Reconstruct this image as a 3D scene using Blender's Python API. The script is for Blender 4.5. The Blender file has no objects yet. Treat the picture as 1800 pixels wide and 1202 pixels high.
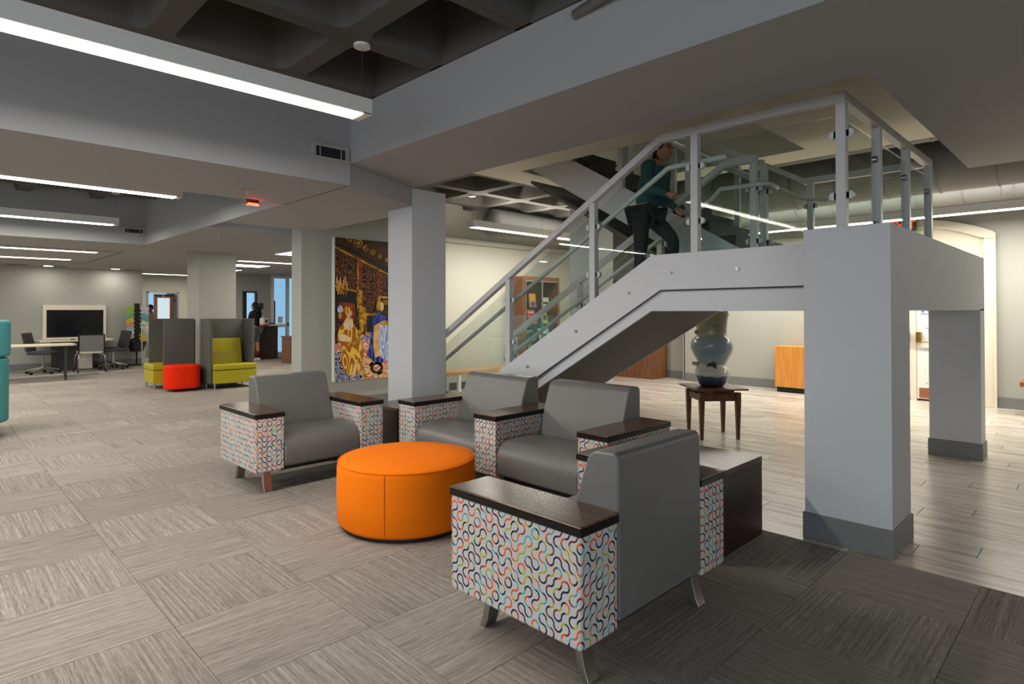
import bpy, bmesh, math, random
from mathutils import Vector, Matrix
random.seed(7)
PI = math.pi
SC = bpy.context.scene
COL = SC.collection

# ------------------------------------------------------------------ camera
YAW, PITCH, ROLL = math.radians(45.26), math.radians(0.52), math.radians(0.12)
fw = Vector((math.cos(PITCH)*math.cos(YAW), math.cos(PITCH)*math.sin(YAW), math.sin(PITCH)))
rt = Vector((math.sin(YAW), -math.cos(YAW), 0))
dn = fw.cross(rt)
r2 = rt*math.cos(ROLL) + dn*math.sin(ROLL)
d2 = -rt*math.sin(ROLL) + dn*math.cos(ROLL)
cd = bpy.data.cameras.new('camera')
cd.sensor_width = 36; cd.lens = 1057/1800*36
cd.shift_y = -63/1800
cd.clip_start = 0.05; cd.clip_end = 200
cam = bpy.data.objects.new('camera', cd); COL.objects.link(cam)
m = Matrix.Identity(4)
for i in range(3):
    m[i][0] = r2[i]; m[i][1] = -d2[i]; m[i][2] = -fw[i]
m[0][3], m[1][3], m[2][3] = 0, 0, 1.385
cam.matrix_world = m
SC.camera = cam

# ------------------------------------------------------------------ world: overcast daylight through the open glazed sides behind the camera
W = bpy.data.worlds.new('world'); SC.world = W; W.use_nodes = True
bg = W.node_tree.nodes['Background']
bg.inputs[0].default_value = (0.80, 0.89, 1.0, 1); bg.inputs[1].default_value = 2.0
SC.view_settings.view_transform = 'Standard'
SC.view_settings.look = 'None'
SC.view_settings.gamma = 1
SC.view_settings.use_curve_mapping = False
SC.view_settings.exposure = 0.45
SC.cycles.max_bounces = 10; SC.cycles.diffuse_bounces = 4; SC.cycles.glossy_bounces = 3; SC.cycles.transparent_max_bounces = 24; SC.cycles.caustics_reflective = False
LAMP = 14.0          # watts per metre of the linear pendants

# ------------------------------------------------------------------ materials
def lin(c):
    out = []
    for v in c[:3]:
        v = v/255.0
        out.append(v/12.92 if v <= 0.04045 else ((v+0.055)/1.055)**2.4)
    return (*out, 1)

class N:
    """tiny node helper"""
    def __init__(s, name):
        s.m = bpy.data.materials.new(name); s.m.use_nodes = True
        s.t = s.m.node_tree; s.n = s.t.nodes; s.l = s.t.links
        s.b = s.n['Principled BSDF']; s.out = s.n['Material Output']
    def new(s, typ, **kw):
        nd = s.n.new(typ)
        for k, v in kw.items(): setattr(nd, k, v)
        return nd
    def put(s, sock, v):
        if isinstance(v, bpy.types.NodeSocket): s.l.new(v, sock)
        else: sock.default_value = v
    def math(s, op, a, b=None, c=None):
        nd = s.new('ShaderNodeMath', operation=op)
        s.put(nd.inputs[0], a)
        if b is not None: s.put(nd.inputs[1], b)
        if c is not None: s.put(nd.inputs[2], c)
        return nd.outputs[0]
    def vmath(s, op, a, b=None):
        nd = s.new('ShaderNodeVectorMath', operation=op)
        s.put(nd.inputs[0], a)
        if b is not None: s.put(nd.inputs[1], b)
        return nd
    def mix(s, f, a, b, blend='MIX'):
        nd = s.new('ShaderNodeMix', data_type='RGBA', blend_type=blend)
        s.put(nd.inputs[0], f); s.put(nd.inputs[6], a); s.put(nd.inputs[7], b)
        return nd.outputs[2]
    def coord(s, k='Object'):
        return s.new('ShaderNodeTexCoord').outputs[k]
    def noise(s, vec, scale, detail=2, rough=.5):
        nd = s.new('ShaderNodeTexNoise'); s.put(nd.inputs['Vector'], vec)
        nd.inputs['Scale'].default_value = scale; nd.inputs['Detail'].default_value = detail
        nd.inputs['Roughness'].default_value = rough
        return nd.outputs[0]
    def scale(s, vec, xyz):
        nd = s.new('ShaderNodeMapping'); s.put(nd.inputs[0], vec)
        nd.inputs['Scale'].default_value = xyz
        return nd.outputs[0]
    def ramp(s, f, stops, interp='LINEAR'):
        nd = s.new('ShaderNodeValToRGB'); s.put(nd.inputs[0], f)
        cr = nd.color_ramp; cr.interpolation = interp
        while len(cr.elements) < len(stops): cr.elements.new(.5)
        for e, (p, c) in zip(cr.elements, stops): e.position = p; e.color = c
        return nd.outputs[0]
    def bump(s, h, strength=.2, dist=.01):
        nd = s.new('ShaderNodeBump'); s.put(nd.inputs['Height'], h)
        nd.inputs['Strength'].default_value = strength; nd.inputs['Distance'].default_value = dist
        s.l.new(nd.outputs[0], s.b.inputs['Normal'])
    def base(s, c, rough=.6, metal=0, spec=.5):
        s.put(s.b.inputs['Base Color'], c); s.b.inputs['Roughness'].default_value = rough
        s.b.inputs['Metallic'].default_value = metal
        s.b.inputs['Specular IOR Level'].default_value = spec

def paint(name, rgb, rough=.6, var=.05, scale=3, spec=.3, bump=.04):
    a = N(name); c = lin(rgb); co = a.coord()
    f = a.noise(co, scale, 3)
    a.base(a.mix(a.math('MULTIPLY', f, var*2), c, tuple([x*.8 for x in c[:3]]+[1])), rough, 0, spec)
    if bump: a.bump(a.noise(co, 220, 2), bump, .002)
    return a.m
def metal(name, rgb, rough=.3):
    a = N(name); co = a.scale(a.coord(), (4, 4, 120)); f = a.noise(co, 3, 2)
    a.base(a.mix(f, lin(rgb), tuple([x*.75 for x in lin(rgb)[:3]]+[1])), rough, 1); return a.m
def wood(name, dark, light, axis=0, rough=.35, scale=1.0, spec=.5):
    a = N(name); sc = [22, 22, 22]; sc[axis] = 1.6
    co = a.scale(a.coord(), tuple(v*scale for v in sc))
    f = a.noise(co, 1.6, 5, .65)
    a.base(a.ramp(f, [(.3, lin(dark)), (.7, lin(light))]), rough, 0, spec)
    a.bump(f, .08, .002); return a.m
def emis(name, rgb, s):
    a = N(name); a.base((0, 0, 0, 1), .5)
    a.b.inputs['Emission Color'].default_value = lin(rgb); a.b.inputs['Emission Strength'].default_value = s
    return a.m
def glass(name, tint=(232, 244, 238), refl=.5, clear=.93):
    a = N(name)
    tr = a.new('ShaderNodeBsdfTransparent'); t = lin(tint); tr.inputs[0].default_value = (t[0]*clear, t[1]*clear, t[2]*clear, 1)
    gl = a.new('ShaderNodeBsdfGlossy'); gl.inputs['Roughness'].default_value = .01
    fr = a.new('ShaderNodeFresnel'); fr.inputs[0].default_value = 1.5
    mx = a.new('ShaderNodeMixShader'); a.l.new(a.math('MULTIPLY', fr.outputs[0], refl), mx.inputs[0])
    a.l.new(tr.outputs[0], mx.inputs[1]); a.l.new(gl.outputs[0], mx.inputs[2])
    a.l.new(mx.outputs[0], a.out.inputs[0]); return a.m

M = {}
M['wall'] = paint('wall_paint', (168, 168, 160), .7)
M['wall_light'] = paint('wall_paint_light', (188, 187, 174), .7)
M['pier'] = paint('pier_paint', (198, 200, 203), .6)
M['ceil'] = paint('ceiling_paint', (166, 166, 166), .8)
M['slab'] = paint('slab_lit_paint', (206, 202, 188), .8)  # lighter than ceiling paint, with the light on the slab put into the colour
M['waffle'] = paint('waffle_paint', (94, 92, 88), .85, .1, 6)
M['duct_zone'] = paint('plenum_paint', (92, 92, 88), .85)
M['base'] = paint('rubber_base', (122, 123, 122), .5)
M['steel'] = paint('stair_paint', (216, 216, 218), .45)
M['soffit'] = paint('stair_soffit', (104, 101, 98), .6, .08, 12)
M['rail'] = paint('rail_paint', (206, 206, 204), .4)
M['tread'] = paint('tread_rubber', (58, 56, 54), .6)
M['white'] = paint('white_enamel', (228, 226, 220), .4)
M['cream'] = paint('cream_trim', (224, 215, 196), .45)
M['black'] = paint('black_plastic', (26, 26, 27), .45)
M['dark'] = paint('charcoal', (58, 58, 60), .55)
M['lidedge'] = paint('black_edge', (22, 20, 20), .35)
M['chrome'] = metal('brushed_steel', (190, 188, 184), .32)
M['brass'] = metal('brass', (200, 160, 70), .22)
M['duct'] = paint('galvanised_duct', (128, 128, 124), .5, .12, 5, .5)
M['lid'] = wood('espresso_laminate', (60, 41, 33), (106, 76, 60), 1, .24)
M['espresso'] = wood('espresso_panel', (38, 26, 22), (66, 45, 37), 2, .3)
M['walnut'] = wood('walnut', (74, 42, 26), (118, 72, 46), 2, .4)
M['case'] = wood('cherry_case', (96, 58, 36), (140, 92, 60), 2, .4)
M['maple'] = wood('orange_maple', (196, 122, 42), (226, 158, 72), 2, .35)
M['benchwood'] = wood('bench_wood', (150, 106, 66), (202, 160, 112), 0, .45)
M['redoak'] = wood('red_oak', (120, 66, 42), (160, 96, 62), 1, .45)
M['table_light'] = wood('pale_laminate', (206, 190, 164), (228, 216, 196), 0, .35)
M['glass'] = glass('rail_glass', (248, 252, 250), .22, .992)
M['caseglass'] = glass('case_glass', (246, 249, 248), .12, .99)
M['lamp'] = emis('lamp_diffuser', (255, 250, 238), 7)
M['lamp_far'] = emis('lamp_diffuser_far', (255, 248, 230), 5)
M['sky'] = emis('daylight_pane', (150, 198, 236), .75)
M['sky_pale'] = emis('daylight_pale', (205, 222, 228), .75)
M['red_glow'] = emis('red_sign', (255, 60, 40), 2.2)
M['skin'] = paint('skin', (120, 78, 58), .5)
M['skin_light'] = paint('skin_light', (186, 136, 112), .5)
M['hair'] = paint('hair', (24, 20, 18), .6)
M['jacket'] = paint('black_jacket', (28, 28, 30), .8)
M['teal_shirt'] = paint('teal_shirt', (46, 88, 92), .8)
M['jeans'] = paint('dark_trousers', (42, 42, 46), .8)
M['shorts'] = paint('grey_shorts', (96, 100, 106), .8)
M['bagwhite'] = paint('bag_canvas', (214, 210, 200), .7)
M['bagred'] = paint('bag_red', (176, 58, 40), .7)
M['tan'] = paint('tan_shirt', (150, 140, 118), .8)
M['maroon'] = paint('maroon_sock', (96, 30, 44), .8)
M['screen'] = paint('screen_glass', (14, 18, 26), .12, .02, 2, .6, 0)

def leather(name, rgb, rough=.42):
    a = N(name); co = a.coord(); c = lin(rgb)
    f = a.noise(co, 6, 3)
    a.base(a.mix(f, c, tuple([x*.86 for x in c[:3]]+[1])), rough, 0, .5)
    a.bump(a.noise(co, 420, 3), .12, .001); return a.m
M['leather'] = leather('grey_leather', (116, 114, 112), .38)
M['lime'] = leather('lime_vinyl', (184, 170, 34), .35)
M['teal'] = leather('teal_fabric', (62, 142, 146), .6)
def cloth(name, rgb, rough=.85):
    a = N(name); co = a.coord(); c = lin(rgb)
    a.base(a.mix(a.noise(co, 5, 3), c, tuple([x*.9 for x in c[:3]]+[1])), rough, 0, .2)
    a.bump(a.noise(a.scale(co, (1, 1, 1)), 700, 2), .25, .001); return a.m
M['orange'] = cloth('orange_fabric', (255, 126, 0))
M['redorange'] = cloth('red_fabric', (240, 44, 0))
def diamond():
    a = N('diamond_tweed'); s = a.new('ShaderNodeSeparateXYZ'); a.l.new(a.coord(), s.inputs[0])
    u = a.math('MULTIPLY', a.math('ADD', s.outputs[0], s.outputs[1]), 16); v = a.math('MULTIPLY', s.outputs[2], 16)
    p = a.math('PINGPONG', a.math('ADD', u, v), .5); q = a.math('PINGPONG', a.math('SUBTRACT', u, v), .5)
    f = a.math('GREATER_THAN', a.math('MINIMUM', p, q), .22)
    a.base(a.mix(f, lin((84, 84, 80)), lin((108, 107, 101))), .9, 0, .2); return a.m
M['tweed'] = diamond()

def truchet():
    """interlaced rings and waves print: quarter-circle arcs in randomly flipped cells, each arc in one of a few yarn colours"""
    a = N('ring_print_fabric')
    tc = a.new('ShaderNodeTexCoord')
    sp = a.new('ShaderNodeSeparateXYZ'); a.l.new(tc.outputs['Object'], sp.inputs[0])
    sn = a.new('ShaderNodeSeparateXYZ'); a.l.new(tc.outputs['Normal'], sn.inputs[0])
    ax = a.math('ABSOLUTE', sn.outputs[0]); isx = a.math('GREATER_THAN', ax, .6)
    u = a.new('ShaderNodeMix'); a.l.new(isx, u.inputs[0]); a.l.new(sp.outputs[0], u.inputs[2]); a.l.new(sp.outputs[1], u.inputs[3])
    uu = a.math('MULTIPLY', a.math('ADD', u.outputs[0], 40), 1/.037); vv = a.math('MULTIPLY', a.math('ADD', sp.outputs[2], 40), 1/.0385)
    cu, cv = a.math('FLOOR', uu), a.math('FLOOR', vv)
    fu, fv = a.math('FRACT', uu), a.math('FRACT', vv)
    cmb = a.new('ShaderNodeCombineXYZ'); a.l.new(cu, cmb.inputs[0]); a.l.new(cv, cmb.inputs[1]); a.l.new(isx, cmb.inputs[2])
    wn = a.new('ShaderNodeTexWhiteNoise', noise_dimensions='3D'); a.l.new(cmb.outputs[0], wn.inputs[0])
    par = a.math('MODULO', a.math('ADD', cu, cv), 2.0)
    flip = a.math('ABSOLUTE', a.math('SUBTRACT', par, a.math('LESS_THAN', wn.outputs[0], .42)))
    g = a.new('ShaderNodeMix'); a.l.new(flip, g.inputs[0]); a.l.new(fu, g.inputs[2]); a.l.new(a.math('SUBTRACT', 1.0, fu), g.inputs[3])
    gu = g.outputs[0]
    def ln(x, y): return a.math('SQRT', a.math('ADD', a.math('MULTIPLY', x, x), a.math('MULTIPLY', y, y)))
    l0 = ln(gu, fv); l1 = ln(a.math('SUBTRACT', 1.0, gu), a.math('SUBTRACT', 1.0, fv))
    e0 = a.math('ABSOLUTE', a.math('SUBTRACT', l0, .5)); e1 = a.math('ABSOLUTE', a.math('SUBTRACT', l1, .5))
    dd = a.math('MINIMUM', e0, e1)
    which = a.math('LESS_THAN', e0, e1)
    line = a.math('LESS_THAN', dd, .098)
    cm2 = a.new('ShaderNodeCombineXYZ')
    a.l.new(a.math('ADD', cu, a.math('MULTIPLY', which, 17.3)), cm2.inputs[0]); a.l.new(a.math('ADD', cv, 5.1), cm2.inputs[1]); a.l.new(a.math('ADD', isx, 3.7), cm2.inputs[2])
    w2 = a.new('ShaderNodeTexWhiteNoise', noise_dimensions='3D'); a.l.new(cm2.outputs[0], w2.inputs[0])
    colr = a.ramp(w2.outputs[0], [(0, lin((34, 42, 66))), (.40, lin((226, 92, 40))), (.60, lin((112, 58, 52))), (.72, lin((176, 172, 48))), (.86, lin((84, 172, 172)))], 'CONSTANT')
    a.base(a.mix(line, lin((200, 195, 191)), colr), .85, 0, .2)
    a.bump(a.noise(tc.outputs['Object'], 900, 2), .15, .001)
    return a.m
M['print'] = truchet()

def carpet(tile=True):
    """ribbed carpet tile: yarn stripes along the tile's own x axis"""
    a = N('carpet_tile' if tile else 'carpet_far')
    co = a.coord()
    oi = a.new('ShaderNodeObjectInfo').outputs['Random']
    if tile:
        off = a.new('ShaderNodeCombineXYZ'); a.l.new(a.math('MULTIPLY', oi, 37.0), off.inputs[0]); a.l.new(a.math('MULTIPLY', oi, 91.0), off.inputs[1])
        co = a.vmath('ADD', co, off.outputs[0]).outputs[0]; rnd = oi
    else:
        s = a.new('ShaderNodeSeparateXYZ'); a.l.new(co, s.inputs[0])
        cu = a.math('FLOOR', a.math('DIVIDE', a.math('SUBTRACT', s.outputs[0], .815), .6096)); cv = a.math('FLOOR', a.math('DIVIDE', a.math('SUBTRACT', s.outputs[1], 2.325), .6096))
        par = a.math('MODULO', a.math('ABSOLUTE', a.math('ADD', cu, cv)), 2.0)
        x = a.new('ShaderNodeMix'); a.l.new(par, x.inputs[0]); a.l.new(s.outputs[0], x.inputs[2]); a.l.new(s.outputs[1], x.inputs[3])
        y = a.new('ShaderNodeMix'); a.l.new(par, y.inputs[0]); a.l.new(s.outputs[1], y.inputs[2]); a.l.new(s.outputs[0], y.inputs[3])
        cb = a.new('ShaderNodeCombineXYZ'); a.l.new(x.outputs[0], cb.inputs[0]); a.l.new(y.outputs[0], cb.inputs[1]); co = cb.outputs[0]
        rnd = par
    st = a.noise(a.scale(co, (1.6, 75, 1)), 1, 3, .6)      # long yarn stripes
    st2 = a.noise(a.scale(co, (14, 260, 1)), 1, 2, .6)
    pile = a.noise(co, 420, 2)
    f = a.math('ADD', a.math('MULTIPLY', st, .55), a.math('MULTIPLY', st2, .45))
    f = a.math('ADD', f, a.math('MULTIPLY', a.math('SUBTRACT', pile, .5), .25))
    f = a.math('ADD', f, a.math('MULTIPLY', a.math('SUBTRACT', rnd, .5), .06))
    c = a.ramp(f, [(.32, lin((114, 106, 99))), (.5, lin((152, 144, 136))), (.68, lin((188, 180, 171)))])
    a.base(c, .95, 0, .1)
    if tile: a.bump(a.math('ADD', st2, a.math('MULTIPLY', pile, .7)), .35, .004)
    return a.m
M['carpet'] = carpet(True); M['carpet_far'] = carpet(False)

def plankmat():
    a = N('washed_plank_tile'); co = a.coord(); oi = a.new('ShaderNodeObjectInfo').outputs['Random']
    off = a.new('ShaderNodeCombineXYZ'); a.l.new(a.math('MULTIPLY', oi, 51.0), off.inputs[0]); a.l.new(a.math('MULTIPLY', oi, 23.0), off.inputs[1])
    co = a.vmath('ADD', co, off.outputs[0]).outputs[0]
    f = a.noise(a.scale(co, (22, 1.7, 1)), 1, 6, .7)
    g = a.noise(a.scale(co, (4, 1.0, 1)), 1.3, 2)
    f = a.math('ADD', a.math('MULTIPLY', f, .75), a.math('MULTIPLY', g, .3))
    f = a.math('ADD', f, a.math('MULTIPLY', a.math('SUBTRACT', oi, .5), .08))
    c = a.ramp(f, [(.34, lin((132, 121, 112))), (.45, lin((180, 169, 156))), (.55, lin((208, 199, 186))), (.7, lin((224, 216, 204)))])
    a.base(c, .26, 0, .45); a.bump(f, .12, .002); return a.m
M['plank'] = plankmat()
M['grout'] = paint('grout', (104, 98, 92), .9)
M['vase'] = None

# ------------------------------------------------------------------ geometry helpers
class MB:
    def __init__(s): s.bm = bmesh.new()
    def _faces(s, vs, fs):
        bv = [s.bm.verts.new(v) for v in vs]
        for f in fs:
            try: s.bm.faces.new([bv[i] for i in f])
            except ValueError: pass
        return bv
    def box(s, x0, x1, y0, y1, z0, z1):
        s._faces([(x0,y0,z0),(x1,y0,z0),(x1,y1,z0),(x0,y1,z0),(x0,y0,z1),(x1,y0,z1),(x1,y1,z1),(x0,y1,z1)],
                 [(0,3,2,1),(4,5,6,7),(0,1,5,4),(1,2,6,5),(2,3,7,6),(3,0,4,7)]); return s
    def prism(s, pts, axis, a0, a1):
        n = len(pts)
        def P(p, a):
            if axis == 'x': return (a, p[0], p[1])
            if axis == 'y': return (p[0], a, p[1])
            return (p[0], p[1], a)
        bv = s._faces([P(p, a0) for p in pts]+[P(p, a1) for p in pts], [(i, (i+1)%n, n+(i+1)%n, n+i) for i in range(n)])
        s.bm.faces.new(bv[:n][::-1]); s.bm.faces.new(bv[n:])
        return s
    def tube(s, pts, r, seg=10, caps=True):
        pts = [Vector(p) for p in pts]; rings = []
        rs = r if isinstance(r, (list, tuple)) else [r]*len(pts)
        up = None
        for i, p in enumerate(pts):
            if i == 0: t = pts[1]-p
            elif i == len(pts)-1: t = p-pts[i-1]
            else: t = (pts[i+1]-p).normalized()+(p-pts[i-1]).normalized()
            t.normalize()
            if up is None:
                up = Vector((0,0,1)) if abs(t.z) < .9 else Vector((1,0,0))
            a = t.cross(up).normalized(); b = a.cross(t).normalized(); up = b
            rings.append([s.bm.verts.new(p+(a*math.cos(2*PI*k/seg)+b*math.sin(2*PI*k/seg))*rs[i]) for k in range(seg)])
        for i in range(len(rings)-1):
            for k in range(seg):
                s.bm.faces.new((rings[i][k], rings[i][(k+1)%seg], rings[i+1][(k+1)%seg], rings[i+1][k]))
        if caps: s.bm.faces.new(rings[0][::-1]); s.bm.faces.new(rings[-1])
        return s
    def lathe(s, prof, c=(0,0), seg=32, wob=None):
        rings = []
        for j, (r, z) in enumerate(prof):
            ring = []
            for k in range(seg):
                an = 2*PI*k/seg; rr = r*(1+(wob(an, z) if wob else 0))
                ring.append(s.bm.verts.new((c[0]+rr*math.cos(an), c[1]+rr*math.sin(an), z)))
            rings.append(ring)
        for i in range(len(rings)-1):
            for k in range(seg):
                s.bm.faces.new((rings[i][k], rings[i][(k+1)%seg], rings[i+1][(k+1)%seg], rings[i+1][k]))
        s.bm.faces.new(rings[0][::-1]); s.bm.faces.new(rings[-1])
        return s
    def disc(s, c, r, axis, t, seg=20):
        c = Vector(c); d = Vector(axis).normalized()
        return s.tube([c-d*t/2, c+d*t/2], r, seg)
    def ball(s, c, rx, ry, rz, u=14, v=8):
        mt = Matrix.Translation(c) @ Matrix.Diagonal((rx, ry, rz, 1))
        bmesh.ops.create_uvsphere(s.bm, u_segments=u, v_segments=v, radius=1, matrix=mt); return s
    def slab(s, p0, p1, width_axis, w0, w1, t):
        """inclined flat bar in a plane: p0,p1 are (u,z)"""
        dx, dz = p1[0]-p0[0], p1[1]-p0[1]
        pts = [(p0[0], p0[1]-t), (p1[0], p1[1]-t), (p1[0], p1[1]), (p0[0], p0[1])]
        return s.prism(pts, width_axis, w0, w1)

WM = {}
def place(o, parent):
    if parent is not None:
        o.parent = parent
        o.matrix_parent_inverse = WM[parent.name].inverted()
        WM[o.name] = Matrix.Identity(4)
    else: WM[o.name] = Matrix.Identity(4)
def obj(name, mb, mat, parent=None, smooth=False, bevel=0, bseg=2, local=False, label=None):
    me = bpy.data.meshes.new(name)
    bmesh.ops.recalc_face_normals(mb.bm, faces=mb.bm.faces[:])
    mb.bm.to_mesh(me); mb.bm.free()
    o = bpy.data.objects.new(name, me); COL.objects.link(o)
    if mat is not None:
        for x in (mat if isinstance(mat, (list, tuple)) else [mat]): me.materials.append(x)
    if parent is not None and local:
        o.parent = parent; WM[o.name] = WM[parent.name]
    else: place(o, parent)
    if smooth:
        for p in me.polygons: p.use_smooth = True
    if bevel:
        b = o.modifiers.new('bevel', 'BEVEL'); b.width = bevel; b.segments = bseg; b.limit_method = 'ANGLE'; b.angle_limit = math.radians(40)
        if not smooth:
            for p in me.polygons: p.use_smooth = True
            try:
                w = o.modifiers.new('wn', 'WEIGHTED_NORMAL'); w.keep_sharp = False
            except Exception: pass
    if label: o['label'] = label
    return o
def smooth_by_angle(o, ang=40):
    me = o.data
    for p in me.polygons: p.use_smooth = True
    bm = bmesh.new(); bm.from_mesh(me)
    for e in bm.edges:
        if len(e.link_faces) == 2 and e.calc_face_angle(0) > math.radians(ang): e.smooth = False
    bm.to_mesh(me); bm.free()
def tag(o, label, cat, group=None, kind=None):
    o['label'] = label; o['category'] = cat
    if group: o['group'] = group
    if kind: o['kind'] = kind
    return o
def thing(name, label, cat, loc=(0,0,0), rz=0, group=None):
    o = bpy.data.objects.new(name, None); COL.objects.link(o); o.empty_display_size = .1
    o.location = loc; o.rotation_euler = (0, 0, rz)
    WM[o.name] = Matrix.Translation(loc) @ Matrix.Rotation(rz, 4, 'Z')
    return tag(o, label, cat, group)
def struct(name, mb, mat, label=None, **k):
    o = obj(name, mb, mat, **k); o['kind'] = 'structure'
    if label: o['label'] = label
    return o
def dup(root, loc=None, rz=None, label=None, group=None):
    def cp(o, par):
        c = o.copy(); COL.objects.link(c)
        if par is not None: c.parent = par
        for ch in list(o.children): cp(ch, c)
        return c
    r = cp(root, None)
    if loc is not None: r.location = loc
    if rz is not None: r.rotation_euler = (0, 0, rz)
    if label: r['label'] = label
    if group: r['group'] = group
    return r

# ================================================================== SETTING
# ------------------------------------------------------------------ floor
ZS, ZB, ZW = 2.50, 2.69, 3.17          # dropped ceiling, beam soffit, waffle soffit
f = struct('floor', MB().box(-9, 3.812, -6, 26, -.10, -.008), M['carpet_far'], 'grey-beige carpet tile floor')
f2 = struct('floor', MB().box(3.812, 12, -6, 26, -.10, -.008), M['grout'], 'washed grey wood-look plank floor')
fc = struct('floor', MB().box(3.812, 9, 8.4, 26, -.008, 0.0), M['carpet_far'], 'carpet running on behind the painting wall')
T = .6096
tm = MB(); h = T/2-.0012
tm.box(-h, h, -h, h, -.0075, 0)
tme = bpy.data.meshes.new('carpet_tile'); bmesh.ops.recalc_face_normals(tm.bm, faces=tm.bm.faces[:]); tm.bm.to_mesh(tme); tm.bm.free(); tme.materials.append(M['carpet'])
def inview(x, y, mrg=.0):
    d = fw.x*x+fw.y*y; l = rt.x*x+rt.y*y
    return d > .5 and abs(l/d) < .90+mrg
XE = .815+4*T
def cut_mesh(rot):
    w = (3.810-XE)/2-.0012
    q = MB(); q.box(*((-w, w, -h, h) if not rot else (-h, h, -w, w)), -.0075, 0)
    me = bpy.data.meshes.new('carpet_tile'); bmesh.ops.recalc_face_normals(q.bm, faces=q.bm.faces[:]); q.bm.to_mesh(me); q.bm.free(); me.materials.append(M['carpet']); return me
cutm = (cut_mesh(0), cut_mesh(1))
cand = []
for i in range(-14, 5):
    for j in range(-5, 22):
        cx, cy = .815+(i+.5)*T, 2.325+(j+.5)*T
        d = fw.x*cx+fw.y*cy
        if inview(cx, cy, .25) and d > 1.0: cand.append((d, i, j, cx, cy))
cand.sort()
used = set()
for d, i, j, cx, cy in cand[:300]:
    q = (i+j) % 2
    if i == 4: cx = (XE+3.810)/2
    o = bpy.data.objects.new('carpet_tile', cutm[q] if i == 4 else tme); COL.objects.link(o)
    o.location = (cx, cy, 0); o.rotation_euler = (0, 0, PI/2 if q else 0)
    o.parent = f; used.add((i, j))
mb = MB()
for i in range(-16, 5):
    for j in range(-14, 39):
        if (i, j) in used: continue
        cx, cy = .815+(i+.5)*T, 2.325+(j+.5)*T
        mb.box(cx-h, min(cx+h, 3.81), cy-h, cy+h, -.0075, 0)
o = obj('carpet_field', mb, M['carpet_far'], f); o['kind'] = 'stuff'
# planks
PW = .2045
pm = {}
def plank_mesh(L):
    k = round(L, 2)
    if k not in pm:
        b = MB(); b.box(-PW/2+.0022, PW/2-.0022, -k/2+.0022, k/2-.0022, -.0075, 0)
        me = bpy.data.meshes.new('floor_plank'); bmesh.ops.recalc_face_normals(b.bm, faces=b.bm.faces[:]); b.bm.to_mesh(me); b.bm.free(); me.materials.append(M['plank']); pm[k] = me
    return pm[k]
pl = []
PLn = 1.22
for r in range(36):
    x = 3.814+(r+.5)*PW
    st = (.842-PLn*2) - .271*((r-1) % 9)
    k = 0
    while True:
        y0 = st+k*PLn; k += 1
        if y0 > 8.3: break
        y1 = y0+PLn
        if y1 < -.8: continue
        a0, a1 = y0, min(y1, 8.40)
        if x-PW/2 > 10.98 or a1-a0 < .06: continue
        pl.append((fw.x*x+fw.y*(a0+a1)/2, x, a0, a1))
pl.sort()
vis = [p for p in pl if inview(p[1], p[2], .1) or inview(p[1], p[3], .1)]
oth = [p for p in pl if p not in vis]
for d, x, a0, a1 in vis[:300]:
    o = bpy.data.objects.new('floor_plank', plank_mesh(a1-a0)); COL.objects.link(o)
    o.location = (x, (a0+a1)/2, 0); o.parent = f2
mb = MB()
for d, x, a0, a1 in vis[300:]+oth: mb.box(x-PW/2+.002, x+PW/2-.002, a0+.002, a1-.002, -.0075, 0)
mb.box(3.82, 10.95, -6, -.82, -.0075, 0)
o = obj('plank_field', mb, M['plank'], f2); o['kind'] = 'stuff'

# ------------------------------------------------------------------ ceilings
XB, XO, YO, XO2 = 2.71, 3.71, .96, 6.84
YF = 4.755
ceil = lambda mb, lab: struct('ceiling', mb, M['ceil'], lab)
ceil(MB().box(-9, XB, YF, 6.08, ZS, 3.66), 'dropped grey ceiling with a recessed vent in its face')
ceil(MB().box(2.68, XB, 6.08, 11.3, ZS, 3.66), 'edge of the recessed tray')
ceil(MB().box(-9, XB, 11.3, 26, ZS, 3.66), 'dropped ceiling over the study corner')
ceil(MB().prism([(XB, 4.78), (3.71, 5.235), (3.71, 5.70), (3.95, 5.70), (3.95, 7.8), (XB, 7.8)], 'z', ZS, 3.66), 'dropped ceiling beside the column')
ceil(MB().box(XB, 12, 8.35, 26, ZS, 3.66), 'dropped ceiling over the back lounge')
ceil(MB().prism([(XB, -6), (XO, -6), (XO, 5.24), (3.71, 5.235), (XB, 4.78)], 'z', ZB, 3.66), 'wide grey beam soffit running over the chairs')
ceil(MB().box(XO, XO2, -6, YO, ZB, 3.66), 'low grey soffit in front of the stair landing')
# flat slab over the stairs with the opening of the upper flight
OX0, OX1, OY0, OY1 = 5.46, 6.96, 2.42, 5.35
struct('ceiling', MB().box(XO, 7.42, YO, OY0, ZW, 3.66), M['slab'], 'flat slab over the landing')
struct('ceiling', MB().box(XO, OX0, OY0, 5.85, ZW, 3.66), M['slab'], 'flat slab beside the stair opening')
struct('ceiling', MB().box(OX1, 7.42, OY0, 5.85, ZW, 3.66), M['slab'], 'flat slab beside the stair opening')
struct('ceiling', MB().box(OX0, OX1, OY1, 5.85, ZW, 3.66), M['slab'], 'flat slab at the head of the stairs')
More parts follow.
